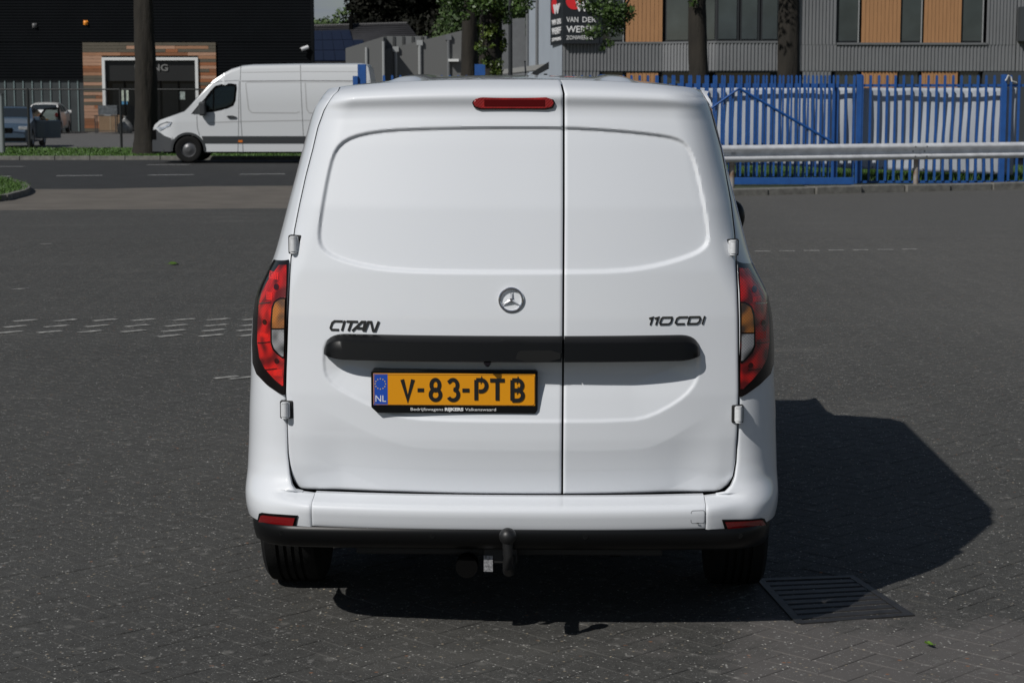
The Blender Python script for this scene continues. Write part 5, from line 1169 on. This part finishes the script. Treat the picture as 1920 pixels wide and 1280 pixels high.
tree(1476, 47, .27, 10.5, 'thickest dark tree trunk behind the fence near the office windows', 25, lean=.04, grp=G2)
def fartree(px, py, Y, R, lab, mat, seed, n, lsz, h):
    p = AY(px, py, Y); o = empty('broad_tree', (p.x, Y, 0)); tag(o, lab, 'tree'); r = random.Random(seed); mb = MB(); trunk(mb, [(0, 0, -.1), (0, 0, h*.3), (.1, 0, h*.6)], [.5, .4, .2], seed); mb.build('trunk', BARK, o, smooth=60)
    cl = []
    for k in range(90):
        a = r.uniform(0, 6.28); q = r.uniform(0, 1)**.5*R; cl.append((q*math.cos(a), q*math.sin(a)*.7, h*.55+r.uniform(-1, 1)*h*.42*math.sqrt(1-(q/R)**2*.8), r.uniform(.9, 1.9)))
    leaves('crown', cl, n, lsz, mat, o, seed)
fartree(822, 30, 150, 6.6, 'huge dark copper beech behind the tiled house', LEAFD, 31, 60000, .22, 17)
fartree(838, 30, 165, 6.5, 'dark tree beyond the huge copper beech', LEAFD, 36, 30000, .22, 16)
fartree(868, 20, 148, 5.0, 'dark tree between copper beech and ivy covered trunk', LEAFD, 32, 30000, .22, 15)
fartree(602, 30, 190, 6, 'sunlit green tree against the sky beside the black hall', LEAFF, 33, 34000, .2, 10.3)
fartree(868, 40, 140, 1.3, 'bright green bushy tree behind the long grey shed', LEAFF, 34, 9000, .13, 8.6)
fartree(975, 10, 135, 5, 'green tree above the ribbed far shed', LEAFM, 35, 26000, .18, 13)

# ------------------------------------------------------------------ high roof van on the road
YS = 52.0; sv = empty('high_roof_van', (XZ(490, 200, YS)[0], YS+1.0, 0)); tag(sv, 'long white high roof van driving left on the road behind the near van', 'van')
SO = sv.location.copy()
def sx2(px, py): a = XZ(px, py, YS); return a[0]-SO.x, a[1]
topo = [sx2(*p) for p in [(281,265),(282,244),(286,234),(298,225),(318,218),(346,208),(358,196),(372,180),(388,161),(398,150),(415,138),(432,129),(450,123.5),(470,121.5),(560,119.8),(676,119.2),(687,121.5),(692,128),(697,165),(699,230),(701,262)]]
tx = [p[0] for p in topo]; tz = [p[1] for p in topo]
for i in range(1, len(tx)): tx[i] = max(tx[i], tx[i-1]+.002)
ux = np.linspace(tx[0], tx[-1], 200); UZ = np.interp(ux, tx, tz); WP = sx2(353, 279)[0]; WR = .365; WR2 = WP+3.665
zbot0 = .30
def halfw(u, z):
    t = (u-tx[0]); w = 1.0-.34*max(0, 1-t/.75)**2.2; tr_ = tx[-1]-u; w -= .05*max(0, 1-tr_/.25)**2
    if z > 1.55: w -= .17*((z-1.55)/1.1)**2.0
    if z > 1.1 and t < 2.0: w -= .10*min(1, (z-1.1)/.9)*max(0, 1-t/2.4)
    return w
wpoly = [sx2(*p) for p in [(362,212),(372,200),(385,186),(397,170),(404,163),(415,160),(432,158.5),(441,160),(442,166),(440,188),(436,197),(425,202),(400,208)]]
bpoly = [sx2(*p) for p in [(270,300),(270,243),(290,243),(306,254),(328,262),(322,275),(322,300)]]
cols = []; rowsN = 64
for u, zt_ in zip(ux, UZ):
    zb_ = zbot0
    for wc in (WP, WR2):
        if abs(u-wc) < .44: zb_ = max(zb_, .34+math.sqrt(.44**2-(u-wc)**2))
    zt2_ = max(zt_-.10*min(1, max(0, (zt_-1.2))), zb_+.02); cols.append([(u, z) for z in np.linspace(zb_, zt2_, rowsN)])
def svskin(side_):
    W_, B_, D_ = MB(), MB(), None; C = np.array(cols); cxm = (C[:-1, :-1]+C[1:, 1:])/2; inw = sdf(cxm[..., 0], cxm[..., 1], wpoly) > -.005; inb = sdf(cxm[..., 0], cxm[..., 1], bpoly) > 0
    for mb, sel in ((W_, ~inw & ~inb), (B_, inb)):
        idx = {}; vs = []; fs = []
        for i, j in zip(*np.nonzero(sel)):
            f = []
            for a, b_ in ((i, j), (i+1, j), (i+1, j+1), (i, j+1)):
                if (a, b_) not in idx: idx[(a, b_)] = len(vs); u, z = cols[a][b_]; vs.append((u, side_*halfw(u, z), z))
                f.append(idx[(a, b_)])
            fs.append(tuple(f))
        mb.add(vs, fs)
    return W_, B_
WHITE2 = pm('white_van_paint_far', (.56, .575, .59), .5, coat=.7, coatr=.22); GREYPL = pm('grey_bumper', (.045, .048, .052), .5)
a, b_ = svskin(-1); c, d = svskin(1)
a.v, k = a.v, len(a.v); a.add(c.v, c.f)
# roof, bonnet, rear across the width
rows = []
for i, (u, zt_) in enumerate(zip(ux, UZ)):
    z0 = cols[i][-1][1]; w = halfw(u, z0); wt = w-.09*min(1, max(0, zt_-1.2)); rows.append([(u, -w, z0), (u, -(w+wt)/2-.015, z0+(zt_-z0)*.72), (u, -wt*.9, zt_-.004)]+[(u, y*wt, zt_+.02*(1-y*y)) for y in (-.5, 0, .5)]+[(u, wt*.9, zt_-.004), (u, (w+wt)/2+.015, z0+(zt_-z0)*.72), (u, w, z0)])
wsi = [i for i in range(len(ux)) if sx2(349, 0)[0] < ux[i] < sx2(387, 0)[0]]
a.grid(rows)
for e in (0, -1): c_ = [(u, halfw(u, z), z) for u, z in cols[e]]; a.grid([[(u, -y, z) for u, y, z in c_], c_])
bd = a.build('body', WHITE2, sv, smooth=45); b_.build('front_bumper', GREYPL, sv, smooth=45); d.build('front_bumper', GREYPL, sv, smooth=45)
mb = MB(); mb.grid([[(p[0]-.012, p[1]*.97, p[2]+.012) for p in rows[i]] for i in wsi]); mb.build('windscreen', GLASS, sv, smooth=50)
DKP = pm('dark_trim', (.028, .031, .034), .5)
fl_ = lambda off: (lambda u, v, t: (u, -halfw(u, v)-t+0*off, v))
def fpoly(name, pts, mat, th=.012, side_=-1, par=None):
    P = [sx2(*p) for p in pts]; o = MB().prism(P, lambda u, v, t: (u, side_*(halfw(u, v)+t), v), -.01, th).build(name, mat, par or sv); return o
for s_ in (-1, 1):
    P = [sx2(*p) for p in [(376,255),(376,268),(560,268),(582,268),(582,255)]]
    fpoly('side_moulding', [(378,255.5),(383,268.5),(575,268.5),(575,255.5)], DKP, .02, s_); fpoly('side_moulding', [(638,255.5),(634,268.5),(698,268.5),(698,255.5)], DKP, .02, s_)
    mb = MB(); stroke(mb, wpoly, .055, lambda u, v, t: (u, s_*(halfw(u, v)+t), v), -.01, .006, closed=True); mb.build('window_seal', DARK, sv)
    gm = pm('cab_glass', (.02, .03, .035), .03, trans=0); 
    if not gm.get('mix'):
        gm['mix'] = 1; n_ = gm.node_tree; bs_ = n_.nodes['Principled BSDF']; tr2 = n_.nodes.new('ShaderNodeBsdfTransparent'); tr2.inputs[0].default_value = (.62, .68, .66, 1); mxs = n_.nodes.new('ShaderNodeMixShader'); mxs.inputs[0].default_value = .35
        n_.links.new(tr2.outputs[0], mxs.inputs[1]); n_.links.new(bs_.outputs[0], mxs.inputs[2]); n_.links.new(mxs.outputs[0], n_.nodes['Material Output'].inputs[0])
    MB().prism(wpoly, lambda u, v, t: (u, s_*(halfw(u, v)+t), v), -.012, -.006).build('door_window', gm, sv)
    mb = MB(); stroke(mb, [sx2(400, 165), sx2(400, 208)], .035, lambda u, v, t: (u, s_*(halfw(u, v)+t), v), -.01, .008); mb.build('window_pillar', DARK, sv)
    fpoly('mirror_base', [(362,213),(374,196),(384,188),(386,212)], DKP, .03, s_)
    ma = sx2(381, 203); m2 = MB(); m2.box(ma[0]-.09, ma[0]+.10, min(s_*1.03, s_*1.26), max(s_*1.03, s_*1.26), ma[1]-.20, ma[1]+.17); m2.build('mirror', DKP, sv, bevel=.05)
    fpoly('door_handle', [(425,218.5),(429,221.5),(441,221.5),(443,219),(436,217),(428,217)], DKP, .045, s_); fpoly('side_marker', [(447,263),(447,267),(455,267),(455,263)], pm('marker_orange', (.6, .16, .02), .3), .03, s_)
    SEAM = pm('panel_seam', (.10, .10, .105), .6); SOFT = pm('crease_shade', (.40, .405, .41), .5, coat=.4)  # SOFT: grey strips paint the shade along creases and recess edges
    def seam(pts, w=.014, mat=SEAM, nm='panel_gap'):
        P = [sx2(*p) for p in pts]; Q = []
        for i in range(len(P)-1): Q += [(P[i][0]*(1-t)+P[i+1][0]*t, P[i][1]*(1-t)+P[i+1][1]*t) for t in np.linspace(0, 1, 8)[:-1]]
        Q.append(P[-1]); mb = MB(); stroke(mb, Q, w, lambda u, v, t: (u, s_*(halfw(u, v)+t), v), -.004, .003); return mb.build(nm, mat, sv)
    seam([(450,125),(450,160),(452,230),(456,286)]); seam([(562,122),(564,160),(569,260),(571,286)]); seam([(369,217),(370,240),(374,254)]); seam([(392,158),(410,153),(447,151)], .012); seam([(448,152),(447,255),(446,285)])
    seam([(452,136),(560,134.5),(690,134.5)], .02, SOFT, 'roof_crease_shade'); seam([(452,152.5),(560,151.5),(693,152)], .018, SEAM, 'roof_joint')
    seam([(461,156),(464,154.5),(560,154),(690,154)], .02, SOFT, 'recess_shade'); seam([(460,156),(466,205),(472,211.5),(555,212),(562,210)], .03, SOFT, 'recess_shade'); seam([(572,156),(575,205),(580,212),(690,212)], .03, SOFT, 'recess_shade')
    seam([(392,230),(452,228),(560,226),(695,226)], .03, SOFT, 'waist_crease_shade')
    hl = [(291,240),(298,246),(304,243),(318,236),(322,229),(312,228),(298,233)]
    fpoly('headlight', hl, pm('headlamp_glass', (.55, .57, .6), .12, metal=.5, var=.4, vs=14, coat=1), .02, s_)
    for wc in (WP, WR2):
        mb = MB(); stroke(mb, [(wc+.45*math.cos(t), .34+.45*math.sin(t)) for t in np.linspace(-.05, math.pi+.05, 24)], .06, lambda u, v, t: (u, s_*(halfw(u, v)+t), v), -.05, .012); mb.build('wheel_arch_trim', DKP, sv)
        make_wheel('wheel', WR, .24, sv, (wc, s_*.87, WR), axis_x=False, rimr=.56, facing_=s_, grooves=False, n=40, rim=pm('van_rim', (.12, .12, .125), .4, metal=.5))
fpoly('grille', [(281,262),(282,246),(289,243),(290,262)], DARK, .02)
MB().box(tx[0]+.35, tx[-1]-.1, -.92, .92, .26, .36).build('underbody', DARK, sv); MB().box(tx[0]+2.55, tx[0]+2.6, -.9, .9, .36, 2.2).build('bulkhead', pm('bulkhead', (.05, .05, .052), .7), sv)
MB().box(sx2(405, 0)[0], sx2(405, 0)[0]+.05, -.5, .0, 1.0, 1.02).build('dashboard', DARK, sv); MB().box(tx[0]+.9, sx2(392, 0)[0], -.88, .88, .9, 1.22).build('dashboard', DARK, sv)
for yy in (-.75, .25): q = sx2(440, 210); MB().box(q[0]-.50, q[0]+.05, yy, yy+.5, .75, .92).box(q[0]-.02, q[0]+.12, yy, yy+.5, .92, 1.62).build('seat', DKP, sv, bevel=.04)
mb = MB(); q = sx2(405, 200); rr_ = [[(q[0]+.05+.21*math.sin(t)*.45+.012*math.cos(p), -.48+(.21+.012*math.cos(p))*math.cos(t), 1.30+.21*math.sin(t)*.88+.012*math.sin(p)) for p in [2*math.pi*j/6 for j in range(6)]] for t in [2*math.pi*i/20 for i in range(21)]]; mb.grid(rr_, closeu=True); mb.build('steering_wheel', DARK, sv)
# driver: one skinned figure sitting behind the wheel
def person(loc_):
    V = {'pel': (0, 0, .95), 'belly': (0, 0, 1.12), 'chest': (.02, 0, 1.34), 'neck': (0, 0, 1.50), 'headb': (-.01, 0, 1.58), 'headt': (-.02, 0, 1.72)}
    E = [('pel', 'belly'), ('belly', 'chest'), ('chest', 'neck'), ('neck', 'headb'), ('headb', 'headt')]; R = {'pel': .15, 'belly': .15, 'chest': .16, 'neck': .06, 'headb': .085, 'headt': .085}
    for s in (-1, 1):
        n_ = 'L' if s > 0 else 'R'
        for a, p, r in (('sh', (.0, s*.18, 1.42), .075), ('el', (-.20, s*.25, 1.18), .05), ('wr', (-.42, s*.17, 1.33), .033), ('ha', (-.49, s*.15, 1.38), .03), ('hip', (-.02, s*.1, .95), .10), ('kn', (-.45, s*.12, .98), .07), ('an', (-.62, s*.12, .60), .045), ('to', (-.76, s*.12, .56), .04)): V[a+n_] = p; R[a+n_] = r
        E += [('chest', 'sh'+n_), ('sh'+n_, 'el'+n_), ('el'+n_, 'wr'+n_), ('wr'+n_, 'ha'+n_), ('pel', 'hip'+n_), ('hip'+n_, 'kn'+n_), ('kn'+n_, 'an'+n_), ('an'+n_, 'to'+n_)]
        for k in range(4):
            f = 'f%d%s' % (k, n_); V[f+'a'] = (-.535-.004*k, s*(.15+.02*(k-1.5)), 1.395); V[f+'b'] = (-.565, s*(.15+.02*(k-1.5)), 1.37); R[f+'a'] = .010; R[f+'b'] = .009; E += [('ha'+n_, f+'a'), (f+'a', f+'b')]
        V['th'+n_] = (-.51, s*.105, 1.395); R['th'+n_] = .010; E.append(('ha'+n_, 'th'+n_))
    keys = list(V); me = bpy.data.meshes.new('person'); me.from_pydata([V[k] for k in keys], [(keys.index(a), keys.index(b_)) for a, b_ in E], [])
    o = bpy.data.objects.new('person', me); COL.objects.link(o); o.modifiers.new('skin', 'SKIN'); o.modifiers.new('sub', 'SUBSURF').levels = 2; o.modifiers['sub'].render_levels = 2
    for i, k in enumerate(keys): me.skin_vertices[0].data[i].radius = (R[k], R[k]); me.skin_vertices[0].data[i].use_root = k == 'pel'
    dg = bpy.context.evaluated_depsgraph_get(); dg.update(); m2 = bpy.data.meshes.new_from_object(o.evaluated_get(dg)); o.modifiers.clear(); o.data = m2
    m2.materials.clear(); m2.materials.append(pm('dark_shirt', (.03, .035, .05), .8)); m2.materials.append(pm('skin', (.42, .22, .14), .5))
    for p in m2.polygons:
        c_ = p.center; p.use_smooth = True; p.material_index = 1 if (c_.z > 1.5 or (c_.x < -.22 and c_.z > 1.15)) else 0
    o.location = loc_; tag(o, 'person in a dark shirt driving the high roof van, hands on the wheel', 'person')
    hr = MB(); rows = [[(.035+.10*math.sin(t)*math.cos(p)-.03, .095*math.sin(t)*math.sin(p), 1.68+.11*math.cos(t)) for p in [2*math.pi*j/16 for j in range(16)]] for t in np.linspace(0, 1.75, 9)]; hr.grid(rows, closeu=True); hr.build('hair', pm('hair_dark', (.02, .014, .01), .7), o, smooth=60)
    e = MB()
    nose = MB(); nose.add([(-.10, 0, 1.655), (-.125, 0, 1.625), (-.098, .014, 1.62), (-.098, -.014, 1.62)], [(0, 1, 2), (0, 3, 1), (1, 3, 2)]); nose.build('nose', pm('skin', (.4,)*3), o)
    return o
qd = sx2(436, 200); person((SO.x+qd[0], SO.y-.50, .05))

# ------------------------------------------------------------------ parked cars
def car(name, lab, loc_, rz, L_, Wc, H, prof, belt, zb_, wheels, paint, cabin, ws, bs_, glass=GLASS, lights=None):
    """prof: (u, ztop) rear to front along local +Y; ws, bs_: (u0,u1) of windscreen and rear window"""
    o = empty(name, loc_, rz); tag(o, lab, 'car'); us = np.linspace(0, L_, 90); hw = Wc/2
    def ring(u, off=0):
        zt_ = float(np.interp(u, [p[0] for p in prof], [p[1] for p in prof])); e = min(u, L_-u); w = hw-.17*max(0, 1-e/.45)**2.2
        zlo = zb_
        for wu in wheels[0]:
            if abs(u-wu) < wheels[1]+.05: zlo = max(zlo, wheels[1]+math.sqrt((wheels[1]+.05)**2-(u-wu)**2)-.02)
        bz_ = min(belt, zt_-.03); g_ = max(0, min(1, (zt_-belt)/(H-belt))); wt = w-.20*g_-.02; pts = [(w*.95, zlo)]
        for t in np.linspace(0, 1, 8)[1:]: z = zlo+(bz_-zlo)*t; pts.append((w*(.97+.03*math.sin(math.pi*t)), z))
        for t in np.linspace(0, 1, 7)[1:]: pts.append((w*.975+(wt-w*.975)*t, bz_+(zt_-.05*g_-bz_)*t))
        pts += [(wt*.86, zt_-.008), (wt*.5, zt_+.008), (0, zt_+.014)]; pts = [(x+(off if x > .01 else 0), z+off*.7*(z > bz_)) for x, z in pts]
        return [(-x, u, z) for x, z in pts]+[(x, u, z) for x, z in reversed(pts[:-1])]
    R = [ring(u) for u in us]; mb = MB(); mb.grid(R)
    for e in (0, -1): mb.add(R[e], [tuple(range(len(R[e])))])
    mb.build('body', paint, o, smooth=35); m = len(R[0])
    def sub(nm, u0, u1, j0, j1, off, mat): mb = MB(); q = [ring(u, off) for u in np.linspace(u0, u1, 12)]; mb.grid([r[j0:j1] for r in q]); return mb.build(nm, mat, o, smooth=60)
    for (a, b_) in cabin: sub('side_window', a, b_, 8, 13, .006, glass); sub('side_window', a, b_, m-13, m-8, .006, glass)
    sub('windscreen', ws[0], ws[1], 14, m-14, .012, glass); sub('rear_window', bs_[0], bs_[1], 14, m-14, .012, glass)
    for wu in wheels[0]:
        for s_ in (-1, 1): make_wheel('wheel', wheels[1], .19, o, (s_*(hw-.11), wu, wheels[1]), rimr=.66, facing_=s_, grooves=False, n=28, rim=pm('alloy', (.32, .33, .34), .35, metal=.7))
    MB().box(-hw*.9, hw*.9, .3, L_-.3, zb_-.02, zb_+.3).build('underbody', DARK, o)
    for s_ in (-1, 1):
        MB().box(min(s_*(hw-.05), s_*(hw+.16)), max(s_*(hw-.05), s_*(hw+.16)), ws[0]+.35, ws[0]+.45, belt-.02, belt+.13).build('door_mirror', paint, o, bevel=.03)
    return o
wc_ = pm('car_white', (.74, .74, .73), .3, coat=.6); xk = XZ(96, 250, 96)[0]
hb = car('hatchback_car', 'small white hatchback seen from behind in front of the ribbed wall', (xk-.15, 95.0, 0), .07, 3.62, 1.66, 1.50, [(0, .62), (.04, .95), (.22, 1.12), (.62, 1.42), (1.1, 1.50), (1.9, 1.48), (2.25, 1.40), (2.9, 1.02), (3.4, .84), (3.6, .55)], .98, .24, ((.55, 3.0), .29), wc_, [(.75, 1.45), (1.52, 2.35)], (2.32, 2.82), (.24, .58))
RL = pm('car_red_lamp', (.35, .01, .012), .2, coat=1)
for s_ in (-1, 1): MB().box(min(s_*.58, s_*.80), max(s_*.58, s_*.80), -.02, .25, .80, 1.0).build('tail_light', RL, hb, bevel=.04)
MB().box(-.26, .26, -.045, -.0, .60, .70).build('number_plate', pm('plate_yellow', (.8, .37, .012), .38), hb); MB().box(-.70, .70, -.07, .1, .28, .55).build('rear_bumper', wc_, hb, bevel=.05)
bl_ = pm('car_blue_grey', (.045, .075, .115), .28, coat=1); h_ = Vector((.09, -.99)).normalized(); rz = math.atan2(-h_.x, h_.y)
bc = car('saloon_car', 'blue grey car with its front door wide open at the left edge', (-17.9-h_.x*2.2, 69.4-h_.y*2.2, 0), rz, 4.40, 1.80, 1.43, [(0, .6), (.05, .98), (.55, 1.08), (1.3, 1.38), (2.0, 1.43), (2.5, 1.41), (3.25, 1.02), (4.1, .84), (4.33, .70), (4.4, .5)], .95, .20, ((.85, 3.55), .32), bl_, [(1.1, 1.75), (1.82, 2.75)], (2.6, 3.18), (.6, 1.2))
for s_ in (-1, 1):
    o = MB().box(min(s_*.5, s_*.82), max(s_*.5, s_*.82), 4.12, 4.36, .62, .76).build('headlight', pm('headlamp_glass', (.5,)*3), bc, bevel=.03)
for s_ in (-1, 1): MB().box(min(s_*.03, s_*.30), max(s_*.03, s_*.30), 4.3, 4.42, .52, .70).build('grille', DARK, bc, bevel=.02)
MB().box(-.75, .75, 4.2, 4.43, .24, .36).build('air_intake', DARK, bc, bevel=.02)
# open door, hinged ahead of the left front pillar
bc.location = bc.location-Vector((h_.x*4.4, h_.y*4.4, 0))*0
dr = MB().box(0, 1.02, -.04, .04, .30, .94).build('open_door', bl_, bc, bevel=.03); dw = MB(); stroke(dw, [(.03, .92), (.42, 1.34), (.95, 1.37), (1.0, .92)], .055, lambda u, v, t: (u, t, v), -.03, .03); f_ = dw.build('window_frame', DARK, dr)
gl_ = pm('door_glass', (.35, .42, .36), .05); MB().prism([(.07, .94), (.44, 1.32), (.93, 1.34), (.97, .94)], lambda u, v, t: (u, t, v), -.006, .006).build('pane', pm('cab_glass', (.1,)*3), dr)
dr.location = (-.88, 2.85, 0); dr.rotation_euler = (0, 0, math.pi+.72)
